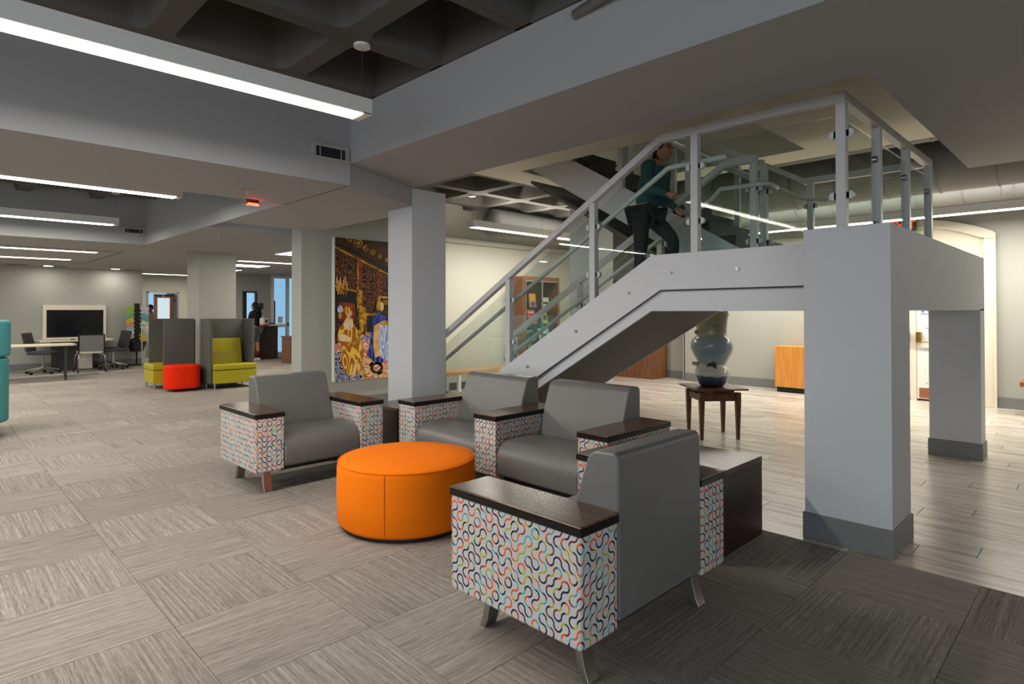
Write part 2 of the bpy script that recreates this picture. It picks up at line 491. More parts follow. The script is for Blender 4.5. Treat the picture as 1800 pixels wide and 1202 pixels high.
# stair shaft above
struct('wall_upper', MB().box(OX0-.6, OX0-.5, OY0-.6, OY1+3, 3.66, 6.2).box(OX1+.5, OX1+.6, OY0-.6, OY1+3, 3.66, 6.2).box(OX0-.6, OX1+.6, OY0-.7, OY0-.6, 3.66, 6.2).box(OX0-.6, OX1+.6, OY1+2.9, OY1+3, 3.66, 6.2), M['wall'], 'walls of the upper stair hall')
struct('ceiling', MB().box(OX0-.6, OX1+.6, OY0-.7, OY1+3, 6.2, 6.3), M['ceil'], 'ceiling of the upper stair hall')
struct('floor', MB().box(OX0-.6, OX0, OY0-.6, OY1+3, 3.66, 3.70).box(OX0, OX1+.6, OY1, OY1+3, 3.66, 3.70).box(OX1, OX1+.6, OY0-.6, OY1, 3.66, 3.70).box(OX0, OX1, OY0-.6, OY0, 3.66, 3.7), M['tread'], 'floor of the upper storey')
# high plenum over the entrance hall
struct('ceiling', MB().box(XO2, 12, -6, YO, 4.1, 4.2).box(7.42, 12, YO, 5.85, 4.1, 4.2), M['duct_zone'], 'dark high ceiling over the ducts')
struct('wall_plenum', MB().box(7.42, 7.46, YO, 5.85, 3.4, 4.1).box(XO2, 6.88, -6, YO, 3.4, 4.1).box(6.84, 7.46, YO-.04, YO, 3.4, 4.1).box(7.42, 12, 5.85, 5.9, 3.62, 4.1), M['duct_zone'])

# waffle cells
def coffer_mesh(px, py, rib=.15, depth=.42):
    b = bmesh.new(); hx, hy = px/2, py/2; ix, iy = hx-rib/2, hy-rib/2
    def rr(ax, ay, r, z, n=4):
        out = []
        for cx, cy, a0 in ((ax-r, ay-r, 0), (-ax+r, ay-r, 90), (-ax+r, -ay+r, 180), (ax-r, -ay+r, 270)):
            for k in range(n+1):
                an = math.radians(a0+90*k/n); out.append((cx+r*math.cos(an), cy+r*math.sin(an), z))
        return out
    outer = []
    for cx, cy in ((hx, hy), (-hx, hy), (-hx, -hy), (hx, -hy)): outer += [(cx, cy, 0)]*5
    o4 = [b.verts.new(c) for c in ((hx, hy, 0), (-hx, hy, 0), (-hx, -hy, 0), (hx, -hy, 0))]
    i0 = [b.verts.new(c) for c in rr(ix, iy, .09, 0)]
    i1 = [b.verts.new(c) for c in rr(ix-.02, iy-.02, .08, .05)]
    i2 = [b.verts.new(c) for c in rr(ix-.08, iy-.08, .07, depth)]
    n = len(i0)
    for q in range(4):
        for k in range(4): b.faces.new((o4[q], i0[q*5+k+1], i0[q*5+k]))
        nx = (q+1) % 4
        b.faces.new((o4[q], o4[nx], i0[nx*5], i0[q*5+4]))
    for A, B in ((i0, i1), (i1, i2)):
        for k in range(n): b.faces.new((A[k], A[(k+1)%n], B[(k+1)%n], B[k]))
    b.faces.new(i2)
    me = bpy.data.meshes.new('coffer'); bmesh.ops.recalc_face_normals(b, faces=b.faces[:]); b.to_mesh(me); b.free()
    me.materials.append(M['waffle']); return me
wz = struct('ceiling', MB().box(-9, XB, -6, YF, 3.62, 3.7).box(-9, 2.68, 6.08, 11.3, 3.62, 3.7), M['waffle'], 'dark waffle slab over the carpet')
wz2 = struct('ceiling', MB().box(3.95, 12, 5.85, 8.4, 3.62, 3.7), M['waffle'], 'dark waffle slab behind the stairs')
struct('trim_waffle', MB().box(2.685, 2.709, -6, YF-.02, ZW, 3.62).box(-9, 2.685, YF-.024, YF-.001, ZW, 3.62), M['waffle'])
struct('trim_ceiling_joint', MB().box(2.706, 2.714, 4.80, 6.08, ZS-.002, ZS-.0001), M['dark'])
cA = coffer_mesh(.9, .9); cB = coffer_mesh(.9, .93)
for i in range(-9, 3):
    for j in range(-9, 10):
        cx, cy = 1.55+.9*i, 3.063+.895*j
        inA = cy-.45 < YF and cy+.45 > -5.9; inB = cy+.45 > 6.08 and cy-.45 < 11.3
        if cx-.45 > 2.68 or not (inA or inB): continue
        o = bpy.data.objects.new('coffer', cA); COL.objects.link(o); o.location = (cx, cy, ZW); o.parent = wz
for i in range(-1, 7):
    for j in range(3):
        cx, cy = 5.55+.9*i, 6.315+.93*j
        o = bpy.data.objects.new('coffer', cB); COL.objects.link(o); o.location = (cx, cy, ZW); o.parent = wz2

# ------------------------------------------------------------------ walls
def wall(name, mb, mat='wall', label=None): return struct(name, mb, M[mat], label)
wall('wall_painting', MB().box(3.71, 5.75, 7.8, 8.1, 0, 3.6), 'wall', 'grey wall carrying the large painting')
wall('wall_back', MB().box(5.75, 12, 8.15, 8.35, 0, 3.7).box(5.75, 12, 8.10, 8.15, 2.60, 3.6), 'wall_light', 'pale wall behind the bench and display case')
wall('trim_ledge', MB().box(5.75, 10.95, 8.06, 8.10, 2.58, 2.66), 'wall_light')
# entrance wall with the arched doorway
ew = MB()
ew.box(10.95, 11.15, -6, 1.37, 0, 4.2); ew.box(10.95, 11.15, 3.13, 6.15, 0, 4.2); ew.box(11.2, 11.4, 6.15, 8.35, 0, 4.2).box(10.95, 11.4, 6.13, 6.17, 0, 4.2)
def archz(y, base=2.42, peak=2.66, yc=2.25, hw=.88): return base+(peak-base)*(1-((y-yc)/hw)**2)
ys = [1.37+(3.13-1.37)*k/16 for k in range(17)]
ew.prism([(y, archz(y)) for y in ys]+[(3.13, 4.2), (1.37, 4.2)], 'x', 10.95, 11.15)
wall('wall_entrance', ew, 'wall', 'grey wall with the arched white doorway')
# study corner
wall('wall_study', MB().box(-9, 4.33, 18.5, 18.7, 0, ZS), 'wall', 'grey wall behind the large screen')
wall('wall_hall', MB().box(4.3, 5.05, 21, 21.15, 0, ZS).box(5.05, 5.88, 21, 21.15, 2.0, ZS).box(5.88, 7.3, 21, 21.15, 0, ZS).box(4.27, 4.33, 18.7, 21, 0, ZS), 'wall_light', 'cream wall with the office doorway')
wall('wall_reception', MB().box(7.3, 7.45, 18.321, 21, 0, ZS).box(6.6, 6.86, 18.2, 18.32, 0, ZS).box(7.22, 7.68, 18.2, 18.32, 0, ZS).box(6.86, 7.22, 18.2, 18.32, 1.98, ZS).box(6.86, 7.22, 18.2, 18.32, 0, .9), 'wall', 'grey wall beside the reception counter')
wall('wall_office', MB().box(4.4, 9, 24, 24.1, 0, ZS), 'wall_light')
wall('wall_added_right', MB().box(.6, 12, -3.6, -3.5, 0, 4.2), 'wall')  # unseen wall added to cut daylight from the right side
wall('wall_added_left', MB().box(-9.1, -9.0, 5.5, 26, 0, ZS), 'wall')  # unseen wall added to keep bright sky out of the glass reflections
wall('wall_lounge', MB().box(9.0, 9.1, 8.35, 24, 0, ZS), 'wall')

# columns
def column(x0, x1, y0, y1, z, lab, mat='pier'):
    c = struct('wall_column', MB().box(x0, x1, y0, y1, 0, z), M[mat], lab)
    obj('base_cove', MB().box(x0-.012, x1+.012, y0-.012, y1+.012, 0, .155), M['base'], c, bevel=.004)
    return c
column(3.71, 4.16, 5.24, 5.69, ZB, 'square grey column in front of the bench')
column(6.84, 7.29, 5.24, 5.69, ZW, 'square grey column behind the stairs')
column(3.70, 4.36, 11.93, 12.6, ZS, 'square grey column behind the lime booths', 'wall')
# baseboards
def bb(name, *bx):
    mb = MB()
    for b in bx: mb.box(*b, 0, .155)
    struct(name, mb, M['base'])
bb('baseboard_painting', (3.70, 5.75, 7.785, 7.80), (3.695, 3.71, 7.785, 8.1))
bb('baseboard_back', (5.75, 11.2, 8.135, 8.15))
bb('baseboard_entrance', (10.935, 10.95, -6, 1.24), (10.935, 10.95, 3.26, 6.13), (10.935, 11.2, 6.17, 6.185), (11.185, 11.2, 6.185, 8.13))
bb('baseboard_study', (-9, 4.33, 18.485, 18.50))
bb('baseboard_reception', (6.6, 7.68, 18.185, 18.20))
# grey border strip on the carpet in front of the study corner
struct('trim_carpet_border', MB().box(-4, 2.95, 16.0, 16.55, 0, .004), M['base'], 'dark grey strip in the carpet before the study tables')
struct('trim_carpet_edge', MB().box(-4, 3.1, 16.55, 16.62, 0, .006), M['white'])

# ------------------------------------------------------------------ entrance door
tr = MB()
for y0, y1 in ((1.24, 1.37), (3.13, 3.26)):
    tr.box(10.90, 10.95, y0, y1, 0, 2.42)
ys2 = [1.24+(3.26-1.24)*k/20 for k in range(21)]
tr.prism([(y, archz(y, 2.52, 2.78, 2.25, 1.01)) for y in ys2]+[(y, archz(y)) if 1.37 <= y <= 3.13 else (y, 2.42) for y in ys2[::-1]], 'x', 10.90, 10.95)
dtrim = struct('trim_door', tr, M['cream'], 'cream moulded casing of the arched doorway', bevel=.012)
obj('bead', MB().box(10.885, 10.905, 1.225, 1.25, 0, 2.5).box(10.885, 10.905, 3.25, 3.275, 0, 2.5), M['cream'], dtrim)
d1 = struct('door_1', MB().prism([(y, archz(y)-.35) for y in ys]+[(y, archz(y)) for y in ys[::-1]], 'x', 11.0, 11.04).box(10.99, 11.05, 2.21, 2.29, 0, 2.4).box(10.99, 11.05, 1.37, 3.13, 2.05, 2.12), M['cream'], 'frame and fanlight of the arched double door')
for y0, y1, hinge in ((1.375, 2.205, 0), (2.295, 3.125, 1)):
    lf = obj('door_leaf', MB().box(11.0, 11.04, y0, y1, .03, 2.05), M['white'], d1)
    for a0, a1 in ((.12, .40), (.46, .74)):
        for z0, z1 in ((.28, .72), (1.12, 1.30), (1.42, 1.9)):
            yy0, yy1 = y0+a0*.97, y0+a1*.97
            obj('panel', MB().box(10.988, 11.002, yy0, yy1, z0, z1).box(10.98, 10.99, yy0+.04, yy1-.04, z0+.04, z1-.04), M['white'], lf, bevel=.006)
    obj('kick_plate', MB().box(10.99, 11.0, y0+.03, y1-.03, .05, .20), M['redoak'], lf)
    ym = y1 if not hinge else y0
    sg = -1 if not hinge else 1
    obj('panic_bar', MB().box(10.93, 11.0, min(ym, ym+sg*.07), max(ym, ym+sg*.07), .90, 1.06).tube([(10.95, ym+sg*.05, .92), (10.93, ym+sg*.10, .91), (10.93, ym+sg*.7, .91)], .014, 8), M['brass'], lf, bevel=.006)
sg_ = tag(obj('door_notice', MB().box(10.985, 10.992, 1.98, 2.16, 1.345, 1.47), M['white']), 'small white and blue notice on the cream entrance door', 'notice')
obj('blue_print', MB().box(10.981, 10.985, 2.10, 2.14, 1.36, 1.39).box(10.981, 10.985, 2.0, 2.08, 1.38, 1.40), paint('blue_ink', (60, 140, 200), .6), sg_)
struct('wall_outside', MB().box(11.3, 11.35, 1.3, 3.2, 0, 2.7), M['wall_light'])
# exit sign
ex = thing('exit_sign', 'sign with red EXIT letters above the arched entrance door', 'sign', (10.88, 2.36, 2.62))
obj('housing', MB().box(10.86, 10.90, 2.17, 2.54, 2.61, 2.80), M['dark'], ex)
def text(s, size, loc, mat, parent, ext=.003, cols=None, align='CENTER', name='lettering'):
    cu = bpy.data.curves.new(name, 'FONT'); cu.body = s; cu.size = size; cu.extrude = ext; cu.align_x = align; cu.align_y = 'CENTER'
    o = bpy.data.objects.new(name, cu); COL.objects.link(o); cu.materials.append(mat)
    mm = Matrix.Identity(4)
    if cols:
        for k, c in enumerate(cols):
            for r in range(3): mm[r][k] = c[r]
    for r in range(3): mm[r][3] = loc[r]
    me = bpy.data.meshes.new_from_object(o.evaluated_get(bpy.context.evaluated_depsgraph_get()))
    bpy.data.objects.remove(o); o = bpy.data.objects.new(name, me); COL.objects.link(o)
    if not me.materials: me.materials.append(mat)
    o.parent = parent; o.matrix_parent_inverse = WM[parent.name].inverted(); o.matrix_basis = mm
    return o
text('EXIT', .17, (10.853, 2.355, 2.70), M['red_glow'], ex, .004, ((0, -1, 0), (0, 0, 1), (-1, 0, 0)))
obj('stem', MB().tube([(10.9, 2.0, 2.66), (10.9, 2.0, 2.82)], .01, 6), M['chrome'], ex)

# ================================================================== STAIRCASE
st = thing('staircase', 'light grey painted U-shaped staircase with glass railings and a landing on piers', 'staircase', (5.4, 2.6, 0))
SL = .590
XS = 4.20
TOP, SEAM, BOT = 1.836, 1.543, 1.387
KT, KS, KB = 2.644, 2.562, 2.667
def zt(y): return TOP-SL*max(0, y-KT)
def zs_(y): return SEAM-SL*max(0, y-KS)
def zb_(y): return BOT-SL*max(0, y-KB)
YEND = lambda k, z: k+z/SL
yT, yS, yB = KT+TOP/SL, KS+SEAM/SL, KB+BOT/SL
sp_ = obj('stringer', MB().prism([(1.36, TOP), (KT, TOP), (yT, 0), (yS, 0), (KS, SEAM), (1.36, SEAM)], 'x', XS, XS+.03), M['steel'], st, bevel=.003)
for y, dz in ((4.02, 0), (3.42, 0), (2.86, 0), (2.47, 0), (1.93, 0), (1.44, 0)):
    zc = (zt(y)+zs_(y))/2
    obj('bolt', MB().disc((XS-.006, y, zc), .013, (1, 0, 0), .012, 12), M['chrome'], sp_)
obj('lower_fascia', MB().prism([(1.36, SEAM+.01), (KS, SEAM+.01), (yS, 0), (yB, 0), (KB, BOT), (1.36, BOT)], 'x', XS+.025, XS+.05), M['steel'], st)
obj('shadow_gap', MB().prism([(1.36, SEAM+.012), (KS, SEAM+.012), (yS, .012), (yS-.02, 0), (KS, SEAM), (1.36, SEAM)], 'x', XS-.001, XS+.006), M['dark'], st)
# soffit under flight and landing
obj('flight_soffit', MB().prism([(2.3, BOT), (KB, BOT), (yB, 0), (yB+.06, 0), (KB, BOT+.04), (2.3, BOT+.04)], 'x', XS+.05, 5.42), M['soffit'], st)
obj('landing_slab', MB().box(XS+.03, 6.95, 1.25, KT, 1.66, 1.80).box(XS+.05, 6.95, 1.25, 2.30, BOT, 1.66), M['steel'], st)
obj('landing_finish', MB().box(XS+.03, 6.9, 1.25, KT, 1.80, 1.806), M['tread'], st)
RISE, TR = 1.8/11, .2778
for k in range(1, 11):
    y0 = KT+TR*(k-1); z = 1.8-RISE*k
    obj('tread', MB().box(XS+.03, 5.40, y0-.02, y0+TR, z-.045, z).box(XS+.03, 5.40, y0-.02, y0-.005, z, z+RISE-.045), M['tread'], st)
obj('inner_stringer', MB().prism([(2.3, TOP), (KT, TOP), (yT, 0), (yB, 0), (KB, BOT), (2.3, BOT)], 'x', 5.40, 5.43), M['steel'], st)
# upper flight, near stringer at x = 5.62
def zu(y): return TOP+SL*(y-2.30)
YH = 5.36
for x0, x1 in ((5.62, 5.65), (6.80, 6.83)):
    obj('stringer', MB().prism([(2.20, TOP-.02), (2.30, TOP), (YH, zu(YH)), (YH, zu(YH)-.40), (2.30, TOP-.40), (2.20, TOP-.40)], 'x', x0, x1), M['steel'], st, bevel=.003)
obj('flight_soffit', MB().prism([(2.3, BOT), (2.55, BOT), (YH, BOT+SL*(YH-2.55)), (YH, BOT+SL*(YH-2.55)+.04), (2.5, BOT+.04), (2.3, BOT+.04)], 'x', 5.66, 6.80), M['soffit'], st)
for k in range(1, 11):
    y0 = 2.35+TR*(k-1); z = 1.8+RISE*k
    if y0+TR > YH: break
    obj('tread', MB().box(5.65, 6.80, y0-.02, y0+TR, z-.045, z).box(5.65, 6.80, y0-.02, y0-.005, z-RISE, z-.045), M['tread'], st)
# piers
def pier(x0, x1, y0, y1, z):
    p = obj('pier', MB().box(x0, x1, y0, y1, 0, z), M['pier'], st)
    obj('base_cove', MB().box(x0-.012, x1+.012, y0-.012, y1+.012, 0, .155), M['base'], p, bevel=.005)
    return p
pier(3.885, 4.305, .90, 1.366, 1.882); pier(6.975, 7.215, .90, 1.30, 1.40)
obj('landing_beam', MB().box(4.305, 7.215, .90, 1.25, 1.388, 1.882), M['pier'], st)
obj('pier_rear', MB().box(6.975, 7.215, 1.30, 1.60, 1.388, 1.6), M['pier'], st)

# railings -----------------------------------------------------------
PX = XS+.055      # post line
HS = .03
def zr(y): return 2.803-SL*max(0, y-2.584)
def post(x, y, z0, z1, clamps=(), d='y'):
    p = obj('post', MB().box(x-HS, x+HS, y-HS, y+HS, z0, z1), M['rail'], st, bevel=.004)
    for zc in clamps:
        for s in (-1, 1):
            mbk = MB()
            if d == 'y':
                mbk.box(x-.014, x+.014, min(y+s*HS, y+s*.045), max(y+s*HS, y+s*.045), zc-.026, zc+.026)
                mbk.tube([(x-.014, y+s*.05, zc), (x+.014, y+s*.05, zc)], .026, 14)
            else:
                mbk.box(min(x+s*HS, x+s*.045), max(x+s*HS, x+s*.045), y-.014, y+.014, zc-.026, zc+.026)
                mbk.tube([(x+s*.05, y-.014, zc), (x+s*.05, y+.014, zc)], .026, 14)
            obj('glass_clamp', mbk, M['chrome' if d == 'x' else 'rail'], p)
    return p
def pane_y(x, y0, y1, zbf, ztf):
    pts = [(y0, zbf(y0)), (y1, zbf(y1)), (y1, ztf(y1)), (y0, ztf(y0))]
    if zbf is not None and y0 < KT < y1:
        pts = [(y0, zbf(y0)), (KT, zbf(KT)), (y1, zbf(y1)), (y1, ztf(y1)), (2.584, ztf(2.584)), (y0, ztf(y0))]
    obj('glass_pane', MB().prism(pts, 'x', x-.005, x+.005), M['glass'], st)
# front railing at x = PX
ypost = [5.42, 4.33, 3.265, 2.284, 1.255]
for y in ypost[:-1]:
    b = max(0, zt(y)-.06); tz = zr(y)-.06
    post(PX, y, b, tz, (b+.30, b+.72))
post(PX, 1.255, 1.882, 2.738, (2.13, 2.53))
def toprail(x, pts, w=.03, h=.065):
    """pts: list of (y,z) top line"""
    top = pts; bot = [(y, z-h) for y, z in pts[::-1]]
    obj('top_rail', MB().prism(top+bot, 'x', x-w, x+w), M['rail'], st, bevel=.004)
toprail(PX, [(1.225, 2.803), (2.584, 2.803), (5.50, zr(5.50))])
for a, b in zip(ypost[1:], ypost[:-1]):
    pane_y(PX, a+.045, b-.045, lambda y: zt(y)+.045 if y > 1.4 else zt(y)+.045, lambda y: zr(y)-.15)
obj('handrail', MB().tube([(PX+.09, 5.6, zr(5.6)-.26), (PX+.09, 2.66, zr(2.66)-.26), (PX+.09, 2.58, 2.803-.255), (PX+.09, 2.50, 2.803-.25), (PX+.09, 2.08, 2.803-.25)], .021, 10), M['rail'], st, smooth=True)
for y in ypost[1:-1]:
    obj('handrail_bracket', MB().tube([(PX+.03, y, zr(y)-.33), (PX+.09, y, zr(y)-.28)], .008, 6), M['rail'], st)
# side railing at y = 1.255, along x
YS_ = 1.255
xs = [PX, 5.06, 5.92, 6.76]
for x in xs[1:]: post(x, YS_, 1.80 if x < 6.9 else 1.8, 2.738, (2.02, 2.50), 'x')
obj('top_rail', MB().box(PX+HS, 6.73, YS_-HS, YS_+HS, 2.738, 2.803), M['rail'], st, bevel=.004)
for a, b in zip(xs[:-1], xs[1:]): obj('glass_pane', MB().box(a+.045, b-.045, YS_-.005, YS_+.005, 1.92, 2.64), M['glass'], st)
# far railing at x = 6.76, level then rising with the upper flight
def zr2(y): return 2.803+SL*max(0, y-2.36)
toprail(6.76, [(1.225, 2.803), (2.36, 2.803), (YH, zr2(YH))])
post(6.76, 2.30, 1.80, 2.75, (2.02, 2.50))
obj('glass_pane', MB().box(6.755, 6.765, 1.31, 2.25, 1.92, 2.64), M['glass'], st)
toprail(5.635, [(2.33, 2.803), (2.36, 2.803), (YH, zr2(YH))])
toprail(5.415, [(2.30, 2.803), (2.60, 2.803), (5.50, zr(5.50))])
post(5.635, 2.33, 1.80, 2.75, (2.02, 2.50)); post(5.415, 2.33, 1.80, 2.75, (2.02, 2.50))
for y in (3.10, 3.93, 4.66):
    post(5.635, y, zu(y)-.05, zr2(y)-.06, (zu(y)+.2, zu(y)+.62)); 
    post(6.76, y, zu(y)-.05, zr2(y)-.06)
for y in (3.30, 4.35, 5.42):
    post(5.415, y, max(0, zt(y)-.05), zr(y)-.06, (zt(y)+.25, zt(y)+.62))
for a, b in ((2.38, 3.05), (3.15, 3.88), (3.98, 4.61)):
    for x in (5.635, 6.76):
        obj('glass_pane', MB().prism([(a, zu(a)+.06), (b, zu(b)+.06), (b, zr2(b)-.15), (a, zr2(a)-.15)], 'x', x-.005, x+.005), M['glass'], st)
for a, b in ((2.38, 3.25), (3.35, 4.30), (4.40, 5.37)):
    pane_y(5.415, a, b, lambda y: zt(y)+.045, lambda y: zr(y)-.15)
obj('handrail', MB().tube([(5.36, 5.55, zr(5.55)-.28), (5.36, 2.72, zr(2.72)-.28), (5.36, 2.62, 2.53), (5.36, 2.35, 2.525), (5.37, 2.25, 2.525), (5.42, 2.20, 2.525), (5.55, 2.20, 2.525), (5.66, 2.22, 2.53)], .021, 10), M['rail'], st, smooth=True)
obj('handrail', MB().tube([(5.70, 2.22, 2.53), (5.70, 2.40, 2.60), (5.70, YH, zr2(YH)-.2)], .021, 10), M['rail'], st, smooth=True)
obj('handrail', MB().tube([(6.68, 2.10, 2.53), (6.68, 2.36, 2.58), (6.68, YH, zr2(YH)-.2)], .021, 10), M['rail'], st, smooth=True)

# ================================================================== LIGHTS OVERHEAD
def area(name, loc, sx, sy, watts, parent, rot=(0, 0, 0), col=(1, .95, .85), spread=PI):
    ld = bpy.data.lights.new(name, 'AREA'); ld.shape = 'RECTANGLE'; ld.size = sx; ld.size_y = sy; ld.energy = watts; ld.color = col; ld.spread = spread
    o = bpy.data.objects.new(name, ld); COL.objects.link(o)
    o.parent = parent; o.matrix_parent_inverse = WM[parent.name].inverted()
    o.location = loc; o.rotation_euler = rot
    return o
def pendant(label, ax, a0, a1, c, zb, w=.17, hgt=.105, cables=(), ztop=ZW, power=LAMP, mat='lamp', group='linear pendant lights', up=0):
    cx, cy = ((a0+a1)/2, c) if ax == 'x' else (c, (a0+a1)/2)
    t = thing('pendant_light', label, 'light', (cx, cy, zb), 0, group)
    if ax == 'x': B = lambda u0, u1, v0, v1, z0, z1: (u0, u1, v0, v1, z0, z1)
    else: B = lambda u0, u1, v0, v1, z0, z1: (v0, v1, u0, u1, z0, z1)
    mb = MB(); mb.box(*B(a0, a1, c-w/2, c+w/2, zb+.004, zb+hgt)); mb.box(*B(a0, a0+.06, c-w/2, c+w/2, zb, zb+.01)); mb.box(*B(a1-.06, a1, c-w/2, c+w/2, zb, zb+.01))
    obj('housing', mb, M['white'], t)
    obj('diffuser', MB().box(*B(a0+.06, a1-.06, c-w*.36, c+w*.36, zb-.004, zb+.004)), M[mat], t)
    for a in cables:
        px, py = (a, c) if ax == 'x' else (c, a)
        obj('cable', MB().tube([(px, py, zb+hgt), (px, py, ztop)], .0025, 5), M['chrome'], t)
        obj('ceiling_canopy', MB().disc((px, py, ztop-.012), .055, (0, 0, 1), .02, 20), M['white'], t)
    L = a1-a0
    sx, sy = (L-.14, w*.7) if ax == 'x' else (w*.7, L-.14)
    area('lamp_glow', (cx, cy, zb-.008), sx, sy, power*L, t)
    if up:
        obj('top_diffuser', MB().box(*B(a0+.06, a1-.06, c-w*.36, c+w*.36, zb+hgt-.008, zb+hgt+.0004)), M[mat], t)
        area('lamp_glow', (cx, cy, zb+hgt+.012), sx, sy, up*L, t, rot=(PI, 0, 0))
    return t
pendant('long white linear pendant nearest the camera, below the waffle ceiling', 'x', -3.2, 2.13, 3.54, 2.68, cables=(2.105, -.6, -3.1))
pendant('linear pendant at the near side of the second ceiling tray', 'x', -3.2, 2.13, 7.50, 2.68, cables=(2.105, -3.1))
pendant('linear pendant at the far side of the second ceiling tray beside a vent', 'x', -3.2, 2.13, 10.5, 2.68, cables=(2.105, -3.1))
pendant('linear pendant hung before the pale wall, above the display case', 'x', 6.0, 8.6, 6.97, 2.68, cables=(6.05, 8.5), power=20, up=5)
pendant('linear pendant along the entrance wall above the arched door', 'y', -3.5, 5.6, 9.95, 2.68, cables=(-2, 1.06, 4.4), ztop=4.1, power=21, up=.6)
# recessed linear lights of the study corner
def recessed(label, x0, x1, y0, y1, z=ZS, p=9, name='recessed_light', group='recessed ceiling lights'):
    t = thing(name, label, 'light', ((x0+x1)/2, (y0+y1)/2, z), 0, group)
    obj('trim_ring', MB().box(x0-.03, x1+.03, y0-.03, y1+.03, z-.006, z), M['white'], t)
    obj('lens', MB().box(x0, x1, y0, y1, z-.010, z-.005), M['lamp_far'], t)
    area('lamp_glow', ((x0+x1)/2, (y0+y1)/2, z-.014), x1-x0, y1-y0, p*(x1-x0), t)
recessed('recessed ceiling strip light in the study corner, nearer one', -3, 2.37, 13.25, 13.42)
recessed('recessed ceiling strip light in the study corner, farther one', -3, 2.30, 15.45, 15.65)
struct('trim_ceiling_panel', MB().box(-4, 2.72, 12.95, 12.97, ZS-.004, ZS).box(2.70, 2.72, 12.97, 16.3, ZS-.004, ZS).box(-4, 2.72, 16.28, 16.3, ZS-.004, ZS), M['dark'])
for x, y, lab in ((2.23, 17.94, 'round recessed downlight above the large screen'), (3.62, 18.07, 'round recessed downlight above the brochure rack')):
    t = thing('downlight', lab, 'light', (x, y, ZS), 0, 'round downlights')
    obj('lens', MB().disc((x, y, ZS-.006), .09, (0, 0, 1), .012, 20), M['lamp_far'], t)
    obj('trim_ring', MB().disc((x, y, ZS-.003), .115, (0, 0, 1), .006, 20), M['white'], t)
    area('lamp_glow', (x, y, ZS-.02), .15, .15, 5, t)
for x0, x1, y, lab in ((1.45, 1.85, 17.9, 'slot air diffuser in the ceiling left of the downlights'), (2.1, 2.6, 18.05, 'slot air diffuser beside the downlight above the screen'), (3.85, 4.25, 18.2, 'slot air diffuser above the brochure rack')):
    tag(obj('slot_diffuser', MB().box(x0, x1, y, y+.1, ZS-.008, ZS), M['dark']), lab, 'vent', 'slot diffusers')
recessed('long recessed strip light over the reception lounge', 4.95, 7.4, 13.30, 13.48)
recessed('square recessed light panel over the reception lounge', 5.3, 6.05, 14.4, 15.0)
recessed('small recessed light panel farthest over the reception', 5.6, 6.1, 16.3, 16.8)
recessed('recessed strip light above the office doorway', 4.6, 6.9, 19.6, 19.75)
recessed('bright recessed light panel behind the painting wall', 4.9, 6.4, 10.4, 11.4, p=14)
# unseen lamp added to brighten the upper stair hall
recessed('added unseen lamp brightening the upper stair hall', 5.9, 6.5, 5.6, 7.6, 6.2, p=26)

# vents in the tray faces
def vent(lab, x0, x1, y, z0, z1):
    t = thing('air_vent', lab, 'vent', ((x0+x1)/2, y, z0), 0, 'air vents in the ceiling trays')
    obj('frame', MB().box(x0, x1, y-.02, y, z0, z0+.025).box(x0, x1, y-.02, y, z1-.025, z1).box(x0, x0+.03, y-.02, y, z0+.025, z1-.025).box(x1-.03, x1, y-.02, y, z0+.025, z1-.025), M['wall'], t)
    obj('backing', MB().box(x0+.02, x1-.02, y-.006, y-.001, z0+.02, z1-.02), M['black'], t)
    for k in range(4):
        z = z0+.035+(z1-z0-.07)*(k+.5)/4
        obj('louvre', MB().box(x0+.03, x1-.03, y-.016, y-.006, z-.004, z+.004), M['dark'], t)
    for x in (x0+.07, x1-.07): obj('divider', MB().box(x-.004, x+.004, y-.018, y-.006, z0+.03, z1-.03), M['wall'], t)
vent('rectangular air vent beside the corner of the big beam', 2.35, 2.685, YF, 2.68, 2.815)
vent('rectangular air vent at the far end of the second ceiling tray', 2.36, 2.67, 11.3, 2.655, 2.765)
# sprinklers
for x, y, lab in ((2.13, 5.57, 'ceiling sprinkler nearest the beam'), (3.06, 9.01, 'ceiling sprinkler before the lime booths'), (2.05, 12.5, 'ceiling sprinkler beside the study strip lights'), (1.75, 14.4, 'ceiling sprinkler between the two study strip lights')):
    t = thing('sprinkler', lab, 'sprinkler', (x, y, ZS), 0, 'ceiling sprinklers')
    obj('escutcheon', MB().disc((x, y, ZS-.004), .035, (0, 0, 1), .008, 14), M['chrome'], t)
    obj('sprinkler_head', MB().tube([(x, y, ZS-.008), (x, y, ZS-.05)], .008, 6).disc((x, y, ZS-.05), .018, (0, 0, 1), .004, 12), M['chrome'], t)
t = thing('alarm_light', 'small ceiling device glowing red at the tray edge', 'alarm light', (2.45, 6.2, ZS-.02), 0)
obj('body', MB().box(2.30, 2.42, 6.02, 6.07, ZS-.045, ZS-.001), M['dark'], t)
obj('lens', MB().box(2.32, 2.44, 6.071, 6.085, ZS-.05, ZS-.002).box(2.31, 2.41, 6.012, 6.019, ZS-.05, ZS-.038), emis('red_beacon', (255, 50, 30), 14), t)
# exposed pipe under the front waffle
tag(obj('sprinkler_pipe', MB().tube([(2.35, .6, 3.10), (2.70, 2.2, 3.10)], .03, 10), M['duct'], smooth=True), 'grey pipe hung under the waffle ceiling by the beam', 'pipe')

